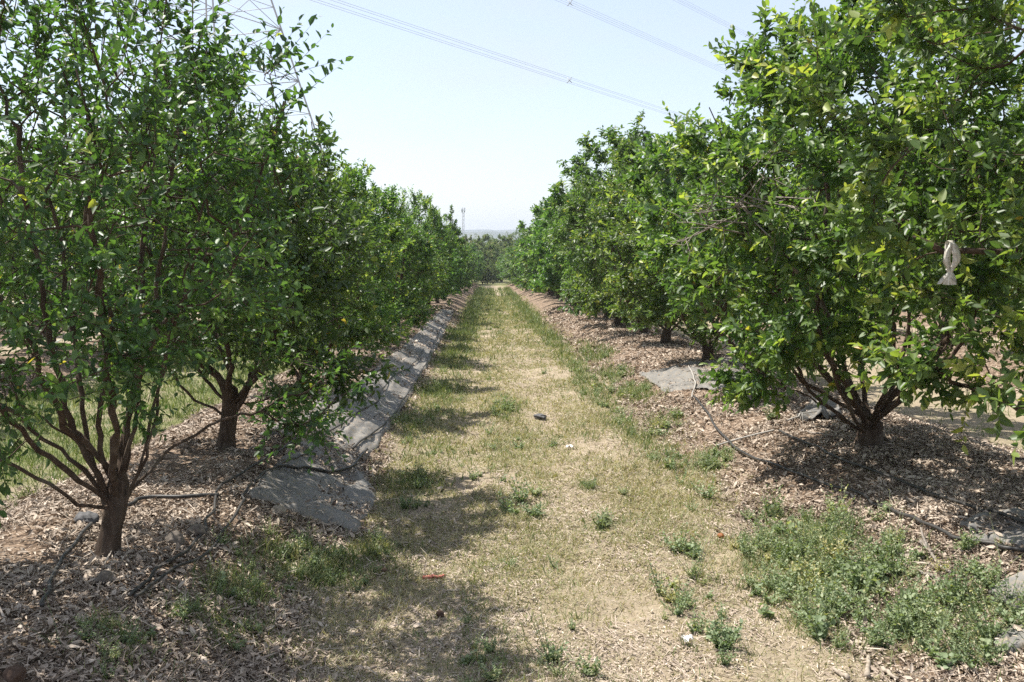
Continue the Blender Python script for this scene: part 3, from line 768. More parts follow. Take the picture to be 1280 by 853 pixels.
# grass blades: straw in the alley, green in the patches
def blades(name, n, label, mode):
    if mode == 'dry':
        y = ysample(n, 2.9, 55, 1.65); x = rg.uniform(-1.15, 2.0, n)
        d = (1-0.8*berm_mask(x, y))*np.clip(fbm(x*1.9, y*1.3, 21, 4)*2.8-0.6, 0.08, 1)
        rut = np.exp(-((x-0.62-0.15*(fbm(y*0.3, y*0, 93)-0.5))/0.20)**2)+0.8*np.exp(-((x+0.22-0.15*(fbm(y*0.3, y*0, 95)-0.5))/0.17)**2); d = d*(1-0.5*np.clip(rut, 0, 1)*(1-0.6*sstep(14, 30, y)))*(0.35+0.65*sstep(3.5, 7, y))
    else:
        y = ysample(n, 2.9, 75, 1.45); x = np.where(rg.random(n) < 0.72, rg.uniform(-1.5, 2.3, n), rg.uniform(-6.2, -3.0, n))
        far = rg.random(n) < 0.1; x = np.where(far, rg.uniform(4.4, 7, n), x)
        d = np.clip(green(x, y)*1.5-0.15, 0, 1)*np.where((x > 0.75) & (y < 7.5), 0.5, 1.0)
    k = (rg.random(n) < d) & ~on_mat(x, y)
    x, y = x[k], y[k]; n = len(x)
    # gather the blades into uneven tufts
    q = rg.integers(0, n, n//9); near_ = q[rg.integers(0, len(q), n)]
    cl = rg.random(n) < 0.55; x = np.where(cl, x[near_]+rg.normal(0, 0.022, n), x); y = np.where(cl, y[near_]+rg.normal(0, 0.022, n), y)
    ok = ~on_mat(x, y); x, y = x[ok], y[ok]; n = len(x)
    z = ground_z(x, y)-0.004
    g = green(x, y); sc = (0.85+0.035*y)
    if mode == 'dry':
        h = rg.uniform(0.012, 0.055, n)*(0.6+0.9*fbm(x*1.5, y*1.5, 23))*sc; lean_ = rg.normal(0, 0.9, (n, 2))
        tv = np.clip(rg.normal(0.79, 0.16, n)-0.35*(fbm(x*1.3, y*0.9, 27)-0.42)-0.30*g-0.12*sstep(10, 30, y), 0.2, 1)
        flat = rg.random(n) < 0.5; lean_[flat] *= 3.0
    else:
        h = rg.uniform(0.03, 0.12, n)*(0.55+0.8*g)*sc; lean_ = rg.normal(0, 0.5, (n, 2))
        tv = np.clip(rg.normal(0.17, 0.13, n)+0.35*(rg.random(n) < 0.13)+0.22*(fbm(x, y, 29)-0.4), 0, 1)
    if mode != 'dry': tv = np.where(x < -2.9, np.clip(tv-0.08, 0, 1), tv)
    w = rg.uniform(0.0010, 0.0024, n)*(0.6+y*0.16)
    a = rg.uniform(0, 6.28, n); sd = np.stack([np.cos(a), np.sin(a), np.zeros(n)], 1)*w[:, None]
    d = norm(np.stack([lean_[:, 0], lean_[:, 1], np.ones(n)], 1))
    d2 = norm(d+np.stack([lean_[:, 0], lean_[:, 1], -np.full(n, 0.25)], 1)*0.7)
    b = np.stack([x, y, z], 1); m_ = b+d*h[:, None]*0.55; e = m_+d2*h[:, None]*0.5
    low = ground_z(e[:, 0], e[:, 1])+0.004; e[:, 2] = np.maximum(e[:, 2], low)
    V = np.stack([b-sd, b+sd, m_+sd*0.8, m_-sd*0.8, e], 1).reshape(-1, 3); i = np.arange(n)[:, None]*5
    me = mesh_np(name, V, [(i+np.array([[0, 1, 2, 3]]), 0), (i+np.array([[3, 2, 4]]), 0)], [('tint', 'FACE', np.concatenate([tv, tv]))], False, [GRASS])
    return tag(link(name, me), label, 'grass', kind='stuff')
blades('dry_grass', 620000, 'short straw coloured dry grass on the path', 'dry')
blades('green_grass', 260000, 'green grass in strips and patches along the path', 'green')

# straw and twig bits lying on the path
n = 95000; y = ysample(n, 2.9, 30, 1.8); x = rg.uniform(-1.2, 2.0, n)
k = (rg.random(n) < np.clip(fbm(x*2.6, y*2.2, 71, 4)*3.0-0.85, 0.05, 1)*(1-0.6*green(x, y))) & ~on_mat(x, y); x, y = x[k], y[k]; n = len(x)
a = rg.uniform(0, 6.28, n); til = rg.normal(0, 0.16, n)
ld = np.stack([np.cos(a)*np.cos(til), np.sin(a)*np.cos(til), np.sin(til)], 1); nn = norm(np.array([0, 0, 1.0])+rg.normal(0, 0.3, (n, 3))); nn = norm(nn-ld*np.sum(nn*ld, 1, keepdims=True))
long_ = rg.random(n) < 0.35
sz = np.where(long_, rg.uniform(0.035, 0.11, n), rg.uniform(0.009, 0.028, n))*(0.7+0.05*y)
V, Fq = leaf_geo(np.stack([x, y, ground_z(x, y)+0.004+0.008*rg.random(n)], 1)-ld*sz[:, None]*0.5, ld, nn, sz, rg, 0.16)
w_ = V.reshape(n, 6, 3); c_ = w_[:, :1]+(w_[:, 3:4]-w_[:, :1])*np.array([0, .3, .68, 1, .68, .3])[None, :, None]
V = np.where(long_[:, None, None], c_+(w_-c_)*0.16, w_).reshape(-1, 3)
o = link('straw_litter', mesh_np('straw_litter', V, [(Fq, 0)], [('tint', 'FACE', np.repeat(np.clip(rg.normal(0.68, 0.2, n), 0, 1), 2))], False, [LITTER]))
tag(o, 'bits of straw and dry leaf strewn over the path', 'straw', kind='stuff')

# weed plants: stems with small leaves
def weed_geo(seed, n_st=9, h=0.16, leaves=16, lsz=0.026, wd=0.30, dry=0.0):
    r = np.random.default_rng(seed); pos = []; ld = []; nn = []; sz = []; tv = []; mb = MB()
    for s in range(n_st):
        a = r.uniform(0, 6.28); out = r.uniform(0.25, 1.1); L = h*r.uniform(0.6, 1.2)
        d = norm(np.array([math.cos(a)*out, math.sin(a)*out, 1.0])); c = np.array([0, 0, 0.04*r.random()])
        pts = np.array([[0, 0, -0.01], d*L*0.5-c*0.3, d*L+c]); cc = catmull(pts, 5)
        mb.tube(cc, np.linspace(0.0022, 0.001, len(cc)), 3, 1, cap=False)
        for q in range(leaves):
            f = (q+1)/leaves; i = min(len(cc)-1, int(f*(len(cc)-1))); p = cc[i]
            b = r.uniform(0, 6.28); dd = norm(np.array([math.cos(b), math.sin(b), r.uniform(-0.1, 0.8)])*0.8+d*0.4)
            n_ = np.array([0, 0, 1.0])+r.normal(0, 0.35, 3); n_ = n_-dd*np.dot(n_, dd)
            pos.append(p+r.normal(0, 0.004, 3)); ld.append(dd); nn.append(norm(n_)); sz.append(lsz*r.uniform(0.6, 1.3)*(1.15-0.5*f)); tv.append(np.clip(r.normal(0.46, 0.15)+dry+0.25*(r.random() < .1), 0, 1))
    V, Fq = leaf_geo(np.array(pos), np.array(ld), np.array(nn), np.array(sz), r, wd)
    SV = np.concatenate(mb.v); SF = np.concatenate([np.concatenate(f) for f in mb.f.values()])
    return V, Fq, np.repeat(tv, 2), SV, SF
KINDS = [weed_geo(900+i, 8+i % 3*3, 0.10+0.03*(i % 4), 12+i % 2*5, 0.022+0.004*(i % 3)) for i in range(6)]
MIX = KINDS+[weed_geo(920, 6, 0.07, 6, 0.045, 0.46), weed_geo(921, 5, 0.06, 7, 0.050, 0.40), weed_geo(922, 5, 0.24, 5, 0.018, 0.2, 0.45), weed_geo(923, 4, 0.28, 4, 0.02, 0.2, 0.5),
             weed_geo(924, 12, 0.13, 20, 0.015, 0.25, 0.12), weed_geo(925, 14, 0.10, 22, 0.017, 0.3, 0.05)]
# broad patches as one ground cover
VV = []; FF = []; TT = []; off = 0
np_ = 5200
y = ysample(np_*4, 3.0, 16, 1.6); x = rg.uniform(-1.5, 2.6, np_*4)
g = green(x, y); k = (rg.random(len(x)) < np.clip((g-0.14)*0.42, 0, 0.30)) & ~on_mat(x, y); x, y = x[k][:2000], y[k][:2000]
for i in range(len(x)):
    V, Fq, tv, SV, SF = MIX[int(rg.integers(0, len(MIX)))]; a = rg.uniform(0, 6.28); s = rg.uniform(0.35, 0.95)*(0.75 if x[i] < 0 else 1.1)
    M = np.array([[math.cos(a), -math.sin(a), 0], [math.sin(a), math.cos(a), 0], [0, 0, rg.uniform(0.6, 1.1)]])*s
    b = np.array([x[i], y[i], float(ground_z(x[i], y[i]))]); dry_ = rg.normal(0.02, 0.12)+0.4*(rg.random() < 0.14)
    for Q, G_, t_ in ((V, Fq, tv), (SV, SF, np.full(len(SF), 0.5))):
        VV.append(Q@M.T+b); FF.append(G_+off); TT.append(np.clip(t_+dry_, 0, 1)); off += len(Q)
o = link('weed_cover', mesh_np('weed_cover', np.concatenate(VV), [(np.concatenate(FF), 0)], [('tint', 'FACE', np.concatenate(TT))], False, [WEED]))
tag(o, 'low green weeds growing in patches beside the berms', 'weeds', kind='stuff')
# single weeds that stand alone
def weed_mesh(i):
    V, Fq, tv, SV, SF = KINDS[i]
    return mesh_np('weed_plant', np.vstack([V, SV]), [(Fq, 0), (SF+len(V), 0)], [('tint', 'FACE', np.concatenate([tv, np.full(len(SF), .5)]))], False, [WEED])
WM = [weed_mesh(i) for i in range(6)]
singles = [(738, 612, 1.2, 'small grey green weed standing alone in mid path, right of its centre'), (752, 660, 1.3, 'greyish weed in the path below the lone mid path weed'),
           (848, 690, 1.2, 'low weed left of the big weed patch'), (826, 742, 1.2, 'feathery weed in the path nearest the paper scrap'),
           (680, 468, 1.2, 'small weed in mid path above the dark stone'), (634, 512, 1.4, 'low weed in the path left of the dark stone'),
           (548, 488, 2.2, 'big bushy green weed beside the long fabric strip'), (965, 525, 1.6, 'fresh green weed on the mulch below the bared fabric'),
           (1018, 790, 1.3, 'blue green weed at the lower edge of the weed patch'), (1250, 690, 0.7, 'small seedling beside the long right hose'),
           (525, 600, 1.5, 'weed in the shade right of the crumpled fabric'), (735, 845, 0.9, 'blue green weed at the bottom edge of the path'),
           (1008, 700, 2.0, 'leafy weed in the middle of the big weed patch'), (1075, 735, 2.0, 'broad leaved pale weed low in the weed patch')]
for i, (px, py, s, lab) in enumerate(singles):
    p = on_ground(px, py); o = link('weed_plant', WM[i % 6], None, (p[0], p[1], p[2]-0.005), i*1.3); s *= 0.8; o.scale = (s, s, s*0.85)
    tag(o, lab, 'weed', 'single weeds in the path')

# ------------------------------------------------------------------ small things on the ground
def blob(name, px, py, size, mat, label, cat, seed, sub=4, rough=0.45, sink=0.25, group=None):
    import bmesh
    bm = bmesh.new(); bmesh.ops.create_icosphere(bm, subdivisions=sub, radius=1)
    v = np.array([q.co[:] for q in bm.verts])
    k = 1+rough*(fbm(v[:, 0]*1.6+seed, v[:, 1]*1.6+v[:, 2]*1.3, seed, 3)-0.5)*2+rough*0.4*(vnoise(v[:, 0]*5+v[:, 2]*4, v[:, 1]*5-v[:, 2]*3, seed+3)-0.5)
    v = v*k[:, None]*np.array(size)
    for q, c in zip(bm.verts, v): q.co = c
    me = bpy.data.meshes.new(name); bm.to_mesh(me); bm.free(); me.materials.append(mat)
    for p in me.polygons: p.use_smooth = True
    g = on_ground(px, py); o = link(name, me, None, (g[0], g[1], g[2]+size[2]*(1-2*sink)), seed)
    return tag(o, label, cat, group)
GR = 'rocks in the mulch by the left trunk'
blob('rock', 219, 681, (0.055, 0.045, 0.040), ROCK, 'brown rock in the shade right of the front left trunk', 'rock', 3, group=GR)
blob('rock', 246, 668, (0.06, 0.045, 0.036), ROCK, 'pale flat rock beside the hose, behind the brown one', 'rock', 5, group=GR)
blob('rock', 131, 728, (0.042, 0.036, 0.03), ROCK, 'grey rock just in front of the front left trunk', 'rock', 8, group=GR)
blob('rock', 109, 655, (0.06, 0.045, 0.04), DARKROCK, 'dark rock left behind the front left trunk', 'rock', 9, group=GR)
blob('rock', 349, 642, (0.04, 0.032, 0.03), PALEWOOD, 'small pale rock at the end of the crumpled fabric', 'rock', 10, group=GR)
blob('stone', 675, 524, (0.075, 0.055, 0.035), DARKROCK, 'dark stone lying alone in the middle of the path', 'stone', 12, sink=0.12)
blob('soil_clod', 18, 848, (0.04, 0.034, 0.028), CLOD, 'reddish brown clod in the lower left corner', 'clod', 15)
blob('dried_fruit', 901, 673, (0.021, 0.019, 0.017), ORANGE, 'small dried orange fruit left of the weed patch', 'fruit', 18, rough=0.15, sink=0.1, group='dried fruits on the ground')
blob('dried_fruit', 481, 717, (0.020, 0.018, 0.017), CLOD, 'dark dried fruit in the shaded bare soil, left one', 'fruit', 19, rough=0.15, sink=0.1, group='dried fruits on the ground')
blob('dried_fruit', 550, 771, (0.020, 0.018, 0.017), CLOD, 'dark dried fruit in the shaded bare soil, right and nearer one', 'fruit', 21, rough=0.15, sink=0.1, group='dried fruits on the ground')

def stick(name, pix, r, mat, label, cat='stick', lift=0.0, fork=None, group='sticks on the mulch'):
    P = np.array([on_ground(*p) for p in pix]); c = catmull(P, 6); n = len(c); c[:, 2] = ground_z(c[:, 0], c[:, 1])+r+0.006+lift
    c = c+rg.normal(0, 0.003, c.shape); mb = MB(); mb.tube(c, r*np.linspace(1, 0.6, n)*(1+0.12*rg.normal(0, 1, n)), 7)
    if fork:
        q = np.array([on_ground(*p) for p in fork]); q[:, 2] += r+0.01+np.linspace(0, 0.05, len(q)); mb.tube(q, np.linspace(r*0.8, r*0.4, len(q)), 6)
    return tag(link(name, mb.mesh(name, [mat], True)), label, cat, group)
stick('stick', [(1105, 697), (1130, 697), (1155, 700)], 0.010, DEAD, 'dark stick lying level above the weed patch')
stick('stick', [(1152, 680), (1160, 690), (1172, 708), (1190, 722)], 0.011, DEAD, 'forked stick beside the level stick', fork=[(1160, 690), (1153, 681), (1150, 676)])
stick('stick', [(1150, 717), (1172, 727), (1200, 736)], 0.008, DEAD, 'thin stick lowest above the weed patch')
stick('stick', [(1045, 548), (1020, 545), (1000, 540)], 0.010, DEAD, 'pale stick on the mulch left of the fanning stems')
stick('wood_piece', [(1083, 850), (1086, 826)], 0.013, PALEWOOD, 'thick bleached wood piece at the lower right edge', 'wood', group='bleached wood pieces')
stick('wood_piece', [(1102, 842), (1122, 855)], 0.011, PALEWOOD, 'bleached wood piece right of the thick one', 'wood', group='bleached wood pieces')
stick('wood_piece', [(1060, 852), (1040, 840)], 0.010, PALEWOOD, 'thin bleached wood piece left of the thick one', 'wood', group='bleached wood pieces')
stick('fallen_leaf', [(530, 726), (543, 725), (556, 724)], 0.011, RED, 'red dry leaf strip at the shadow edge in the path', 'leaf', group='coloured scraps on the path')

def scrap(name, px, py, w, h, mat, label, seed):
    r = np.random.default_rng(seed); n = 8; g = on_ground(px, py)
    u, v = np.meshgrid(np.linspace(-1, 1, n), np.linspace(-1, 1, n)); k = 1-0.25*r.random((n, n))
    P = np.stack([u*w*k, v*h*k, 0.018*r.random((n, n))+0.02*np.abs(np.sin(u*2.2+v*1.4))], -1).reshape(-1, 3)
    i = (np.arange(n-1)[:, None]*n+np.arange(n-1)[None]).ravel(); q = np.stack([i, i+1, i+n+1, i+n], 1)
    P2 = P-np.array([0, 0, 0.002]); m = n*n
    me = mesh_np(name, np.vstack([P, P2]), [(q, 0), (q[:, ::-1]+m, 0)], None, False, [mat])
    return tag(link(name, me, None, (g[0], g[1], g[2]+0.008), seed), label, 'scrap', 'pale scraps on the path')
scrap('paper_scrap', 858, 806, 0.028, 0.022, PAPER, 'crumpled white paper scrap near the bottom of the path', 4)
scrap('paper_scrap', 712, 562, 0.035, 0.025, PAPER, 'pale scrap in the path below the dark stone', 6)

# ------------------------------------------------------------------ rag tied on the branch
k = RAGP
rag = empty('cloth_rag', tuple(k)); tag(rag, 'white cloth rag knotted round a branch at the right', 'rag')
def strip(P, w, seed, n=7):
    P = catmull(np.array(P, float), 8); r = np.random.default_rng(seed); V = []
    ww = np.interp(np.linspace(0, 1, len(P)), np.linspace(0, 1, len(w)), w)
    for i, p in enumerate(P):
        a = np.linspace(0, 2*math.pi, 14, endpoint=False)
        cr = 1+0.20*np.sin(a*3+seed)+0.26*np.sin(a*6+i*0.10+seed*2)+0.05*r.normal(size=14)
        V.append(p+np.stack([np.cos(a)*ww[i]*cr, np.sin(a)*ww[i]*0.55*cr, np.zeros(14)], 1))
    V = np.concatenate(V); i = np.arange(len(P)-1)[:, None]*14; j = np.arange(14)[None]; j2 = (j+1) % 14
    return V, np.stack([i+j, i+j2, i+14+j2, i+14+j], -1).reshape(-1, 4)
mb = MB()
for P, w, s in (([(-0.004, -0.018, 0.008), (-0.020, -0.022, -0.03), (-0.024, -0.02, -0.075), (-0.006, -0.014, -0.118)], [0.010, 0.013, 0.015, 0.008], 1),
                ([(0.004, -0.018, 0.008), (0.016, -0.022, -0.03), (0.020, -0.022, -0.075), (0.004, -0.014, -0.118)], [0.012, 0.016, 0.017, 0.008], 2),
                ([(0.0, -0.02, 0.004), (0.0, 0.0, 0.024), (0.0, 0.022, 0.004), (-0.003, 0.016, -0.05), (0, -0.004, -0.112)], [0.013, 0.014, 0.013, 0.012, 0.008], 3)):
    mb.add(*strip(P, w, s))
link('loop', mb.mesh('loop', [CLOTH], True), rag)
mb = MB(); mb.add(*strip([(-0.002, -0.012, -0.103), (-0.001, -0.012, -0.115), (-0.001, -0.012, -0.130)], [0.010, 0.018, 0.010], 4)); link('knot', mb.mesh('knot', [CLOTH], True), rag)
mb = MB()
for e, s in ((-0.052, 5), (-0.026, 9), (-0.010, 6), (0.008, 7), (0.020, 8)):
    mb.add(*strip([(0, -0.012, -0.122), (e*0.45, -0.014, -0.150), (e, -0.016, -0.188+0.1*abs(e))], [0.007, 0.012, 0.013, 0.010], s))
link('tail', mb.mesh('tail', [CLOTH], True), rag)

# ------------------------------------------------------------------ pylon and its wires
PX, PY = at_depth(270, 250, 66)[:2]
pz = float(ground_z(PX, PY, False)); pyl = empty('pylon', (PX, PY, pz), rad(-26))
tag(pyl, 'steel lattice pylon rising behind the front left tree', 'pylon')
def half(z): return float(np.interp(z, [0, 19, 25, 42], [7.6, 3.3, 1.9, 0.7]))
lv = [0, 5.5, 10.5, 15, 18.5, 21.5, 24.5, 27, 29.5, 32, 34.5, 37, 39.5, 42]
cs = [(-1, -1), (1, -1), (1, 1), (-1, 1)]
C_ = lambda c, z: np.array([c[0]*half(z), c[1]*half(z), z])
for c in cs:
    mb = MB(); mb.tube([C_(c, z) for z in lv], 0.08, 4); link('leg', mb.mesh('leg', [STEEL]), pyl)
mb = MB()
for a, b in zip(cs, cs[1:]+cs[:1]):
    for z0, z1 in zip(lv, lv[1:]):
        mb.bar(C_(a, z0), C_(b, z1), 0.042); mb.bar(C_(b, z0), C_(a, z1), 0.042); mb.bar(C_(a, z1), C_(b, z1), 0.05)
        m0 = (C_(a, z0)+C_(b, z1))/2
        if z0 < 20: mb.bar((C_(a, z0)+C_(a, z1))/2, m0, 0.035); mb.bar((C_(b, z0)+C_(b, z1))/2, m0, 0.035)
link('bracing', mb.mesh('bracing', [STEEL]), pyl)
tips = []
for z, L in ((24.0, 7.0), (30.5, 6.2), (37.0, 5.4)):
    for s in (1, -1):
        mb = MB(); h = half(z); tip = np.array([s*L, 0, z+0.4])
        for yy in (-h, h):
            mb.bar((s*h, yy, z), tip, 0.1); mb.bar((s*half(z+1.8), yy*half(z+1.8)/h, z+1.8), tip, 0.08)
            for f in (0.3, 0.6): mb.bar(np.array((s*h, yy, z))*(1-f)+tip*f, np.array((s*half(z+1.8), yy*half(z+1.8)/h, z+1.8))*(1-f*0.9)+tip*f*0.9, 0.05)
        link('cross_arm', mb.mesh('cross_arm', [STEEL]), pyl)
        mb = MB(); zz = np.linspace(0, -2.4, 25)
        mb.tube(np.stack([np.full(25, tip[0]), np.zeros(25), tip[2]+zz], 1), np.where(np.arange(25) % 2, 0.13, 0.05), 8); link('insulator', mb.mesh('insulator', [STEEL]), pyl)
        if s == 1: tips.append(tip)
EX, EY = 175.0, 360.0
for i, (q0, q1, names) in enumerate([((405, 0), (845, 142), 'lowest'), ((707, 0), (935, 100), 'middle'), ((852, 0), (965, 58), 'topmost')]):
    s = (q1[1]-q0[1])/(q1[0]-q0[0])
    A2 = np.array([PX+5.5, PY+2.5])
    def z_at(xy):
        d = np.array([xy[0], xy[1]]); lo, hi = -20, 120           # height whose image lies on the photographed line
        for _ in range(40):
            m = (lo+hi)/2; v = np.array([xy[0], xy[1], m])-CAM; w = v@F_; px = 640+F*(v@R_)/w; py = 426.5-F*(v@U_)/w
            if py > q0[1]+s*(px-q0[0]): lo = m
            else: hi = m
        return m
    B2 = np.array([EX, EY]); za, zb_ = z_at(A2), z_at(B2)
    line = empty('power_line', (A2[0], A2[1], za)); tag(line, '%s bundle of the three overhead power lines crossing the sky' % names, 'power line', 'overhead power lines')
    dirv = norm(np.array([B2[0]-A2[0], B2[1]-A2[1], 0])); sd = np.array([-dirv[1], dirv[0], 0])
    for a, b in ((-1, -1), (1, -1), (1, 1), (-1, 1)):
        mb = MB(); t = np.linspace(0, 1, 60)
        P = np.stack([(B2[0]-A2[0])*t, (B2[1]-A2[1])*t, (zb_-za)*t-1.2*t*(1-t)], 1)+sd*a*0.24+np.array([0, 0, b*0.24])
        mb.tube(P, 0.015, 5); link('wire', mb.mesh('wire', [WIRE], True), line)
    for t in (0.12, 0.30, 0.5, 0.72):
        mb = MB(); c = np.array([(B2[0]-A2[0])*t, (B2[1]-A2[1])*t, (zb_-za)*t-1.2*t*(1-t)])
        e = [c+sd*a*0.3+np.array([0, 0, b*0.3]) for a, b in ((-1, -1), (1, -1), (1, 1), (-1, 1))]
        mb.bar(e[0], e[2], 0.06); mb.bar(e[1], e[3], 0.06); link('spacer', mb.mesh('spacer', [STEEL]), line)

# ------------------------------------------------------------------ far things
mp = at_depth(579, 300, 460); mz = float(ground_z(mp[0], mp[1], False)); top = float(at_depth(579, 259, 460)[2])-mz
mast = empty('telecom_mast', (mp[0], mp[1], mz)); tag(mast, 'thin lattice mast far beyond the end of the path', 'mast')
mb = MB()
tri = [np.array([math.cos(a), math.sin(a)])*0.55 for a in (0.3, 2.4, 4.5)]
for q in tri: mb.bar((*q, 0), (*q, top), 0.16)
for i in range(int(top/1.6)):
    for a, b in ((0, 1), (1, 2), (2, 0)): mb.bar((*tri[a], i*1.6), (*tri[b], i*1.6+1.6), 0.07)
link('lattice', mb.mesh('lattice', [STEEL]), mast)
mb = MB()
for q in tri: mb.tube([(*(q*1.6), top-2.6), (*(q*1.6), top-0.4)], 0.22, 8)
link('antenna', mb.mesh('antenna', [STEEL]), mast)

BARE = grow_tree(950, H=5.5, R=2.0, zb=1.0, trunk_h=0.9, limbs=7, branches=200, shoots=4, leaves=6, leaf=0.13, trunk_r=0.13, sprouts=20, leafy=0.35, leafmat=SCRUB)
DUSTY = grow_tree(951, H=4.6, R=2.2, zb=0.3, trunk_h=0.5, limbs=7, branches=180, shoots=6, leaves=9, leaf=0.17, trunk_r=0.12, sprouts=10, leafmat=SCRUB, tint=0.15)
for px, d, me, s, lab, nm in [(594, 112, DUSTY, 1.1, 'dusty green tree at the path end behind the last left row tree', 'scrub_tree'), (627, 112, DUSTY, 1.1, 'dusty green tree at the path end behind the last right row tree', 'scrub_tree'), (601, 125, DUSTY, 1.15, 'dusty olive tree closing the path end, left one', 'scrub_tree'), (614, 120, DUSTY, 1.15, 'dusty brownish tree closing the far end of the path', 'scrub_tree'),
                              (626, 138, DUSTY, 1.2, 'dusty tree right of the path end', 'scrub_tree'), (607, 165, BARE, 1.2, 'bare twiggy tree behind the dusty trees at the path end', 'bare_tree'),
                              (646, 118, BARE, 1.1, 'bare pale tree standing above the end of the right row', 'bare_tree'), (656, 124, BARE, 1.2, 'bare pale tree behind the right row, rightmost one', 'bare_tree'),
                              (609, 104, DUSTY, 0.55, 'low scrub bush right at the end of the path', 'scrub_bush'), (603, 101, DUSTY, 0.5, 'low scrub bush at the end of the path, left of the other', 'scrub_bush'), (616, 101, DUSTY, 0.5, 'low scrub bush at the end of the path, beside the right row', 'scrub_bush'),
                              (588, 140, DUSTY, 1.2, 'dusty tree left of the path end below the mast', 'scrub_tree'), (636, 150, BARE, 1.1, 'grey bare tree between the path end and the right row', 'bare_tree')]:
    p = at_depth(px, 300, d); plant(me, p[0], p[1], px*0.7, (s*1.1, s*1.1, s), lab, 'scrub trees beyond the orchard', nm)

# hills on the horizon: ridges with depth and a wooded skyline
t = np.linspace(-2600, 2600, 420); D = np.linspace(0, 1, 14)
for nm, y0, h0, h1, seed in (('hills', 1500, 11, 9, 3), ('hills', 2300, 20, 16, 8)):
    TX, DD = np.meshgrid(t, D)
    hh = h0+h1*(fbm(TX/420+seed, TX*0+seed, seed, 3)-0.5)+5*(fbm(TX/26, TX*0+2, seed+1, 2)-0.5)
    Zh = -14+(hh+13)*np.sin(DD*math.pi)**0.8+4*(fbm(TX/30, DD*9, seed+4, 2)-0.5)*np.sin(DD*math.pi)
    n1, n2 = TX.shape; i = (np.arange(n1-1)[:, None]*n2+np.arange(n2-1)[None]).ravel()
    me = mesh_np(nm, np.stack([TX, y0+DD*420, Zh], -1).reshape(-1, 3), [(np.stack([i, i+1, i+n2+1, i+n2], 1), 0)], None, True, [HILL])
    tag(link(nm, me), kind='structure')

# ------------------------------------------------------------------ air
HAZE = True
if HAZE:
    mb = MB(); x0, x1, y0, y1, z0, z1 = -2900, 2900, -35, 2900, -24, 46
    v = [(x, y, z) for z in (z0, z1) for x, y in ((x0, y0), (x1, y0), (x1, y1), (x0, y1))]
    mb.add(v, [(3, 2, 1, 0), (4, 5, 6, 7), (0, 1, 5, 4), (1, 2, 6, 5), (2, 3, 7, 6), (3, 0, 4, 7)])
    t = NT('air'); pv = t.n('ShaderNodeVolumePrincipled'); pv.inputs['Color'].default_value = (0.80, 0.88, 1.0, 1); pv.inputs['Density'].default_value = 0.00042
    pv.inputs['Anisotropy'].default_value = 0.3
    t.l(pv.outputs[0], t.out.inputs['Volume'])
    tag(link('haze', mb.mesh('haze', [t.mat])), 'pale distance haze', 'haze', kind='stuff')

# ------------------------------------------------------------------ light, sky, camera
EL, AZ = rad(60), rad(62)          # sun height; angle to the left of the row direction
sd = np.array([-math.sin(AZ)*math.cos(EL), math.cos(AZ)*math.cos(EL), math.sin(EL)])
sun = bpy.data.lights.new('sun', 'SUN'); sun.energy = 4.4; sun.angle = rad(0.53); sun.color = (1.0, 0.955, 0.88)
so = bpy.data.objects.new('sun', sun); COL.objects.link(so)
from mathutils import Vector
so.rotation_euler = Vector(sd).to_track_quat('Z', 'Y').to_euler(); so.location = (-20, 10, 40)

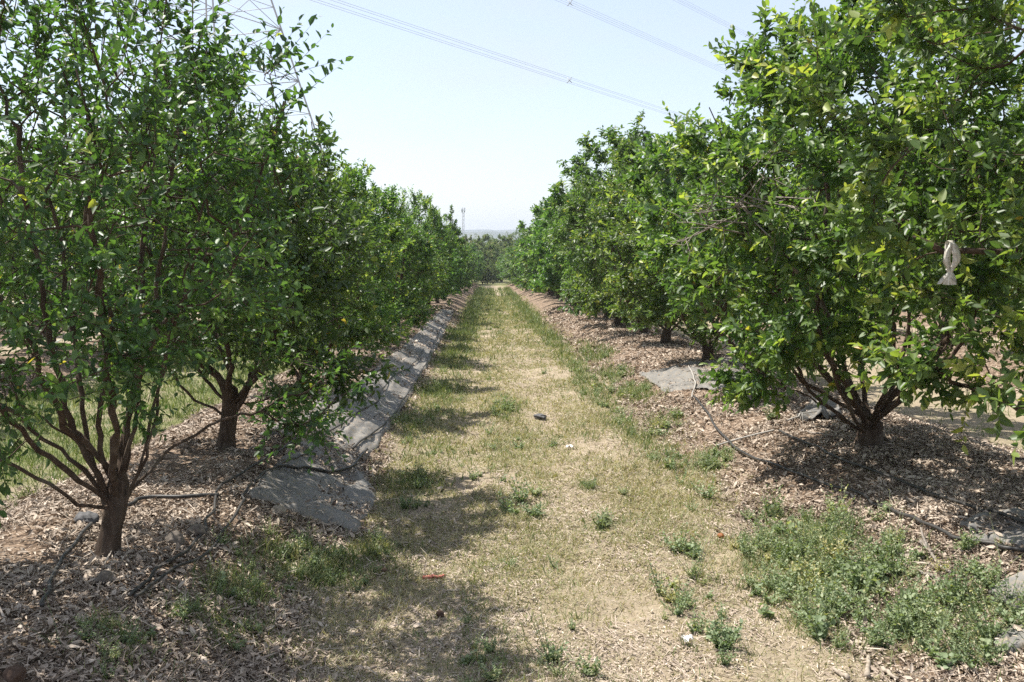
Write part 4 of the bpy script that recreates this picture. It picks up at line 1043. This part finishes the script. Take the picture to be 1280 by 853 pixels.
w = bpy.data.worlds.new('World'); scene.world = w; w.use_nodes = True
nt = w.node_tree; nt.nodes.clear()
sky = nt.nodes.new('ShaderNodeTexSky'); sky.sky_type = 'NISHITA'; sky.sun_disc = False
sky.sun_elevation = EL; sky.sun_rotation = math.atan2(sd[0], sd[1]); sky.air_density = 1.0; sky.dust_density = 1.6; sky.ozone_density = 1.0; sky.altitude = 500
bg = nt.nodes.new('ShaderNodeBackground'); bg.inputs['Strength'].default_value = 0.121
wo = nt.nodes.new('ShaderNodeOutputWorld')
tc = nt.nodes.new('ShaderNodeTexCoord'); mp = nt.nodes.new('ShaderNodeMapping'); mp.inputs['Scale'].default_value = (2.2, 2.2, 5.0)
cn = nt.nodes.new('ShaderNodeTexNoise'); cn.inputs['Scale'].default_value = 1.6; cn.inputs['Detail'].default_value = 7; cn.inputs['Roughness'].default_value = 0.62
cr = nt.nodes.new('ShaderNodeValToRGB'); cr.color_ramp.elements[0].position = 0.5; cr.color_ramp.elements[1].position = 0.78; cr.color_ramp.elements[0].color = (0.5, 0.5, 0.5, 1); cr.color_ramp.elements[1].color = (0.75, 0.75, 0.75, 1)
cm = nt.nodes.new('ShaderNodeMix'); cm.data_type = 'RGBA'; cm.inputs[7].default_value = (3.35, 3.45, 3.75, 1)      # thin high cloud
nt.links.new(tc.outputs['Generated'], mp.inputs['Vector']); nt.links.new(mp.outputs['Vector'], cn.inputs['Vector']); nt.links.new(cn.outputs['Fac'], cr.inputs['Fac'])
nt.links.new(cr.outputs['Color'], cm.inputs[0]); nt.links.new(sky.outputs[0], cm.inputs[6]); nt.links.new(cm.outputs[2], bg.inputs['Color']); nt.links.new(bg.outputs[0], wo.inputs['Surface'])

cam = bpy.data.cameras.new('camera'); cam.sensor_width = 36; cam.lens = 36*F/1280; cam.clip_start = 0.05; cam.clip_end = 9000
co = bpy.data.objects.new('camera', cam); COL.objects.link(co); co.location = tuple(CAM); co.rotation_euler = (math.pi/2-PITCH, 0, -YAW)
scene.camera = co
vs = scene.view_settings; vs.view_transform = 'Standard'; vs.look = 'None'; vs.exposure = 1.03; vs.gamma = 1; vs.use_curve_mapping = False
cy = scene.cycles
cy.max_bounces = 7; cy.diffuse_bounces = 4; cy.glossy_bounces = 2; cy.transmission_bounces = 4; cy.transparent_max_bounces = 4; cy.volume_bounces = 0
cy.use_denoising = False; cy.use_adaptive_sampling = False
try: cy.denoiser = 'OPENIMAGEDENOISE'; cy.denoising_input_passes = 'RGB_ALBEDO_NORMAL'; cy.denoising_prefilter = 'ACCURATE'
except Exception: pass
cy.sample_clamp_indirect = 6
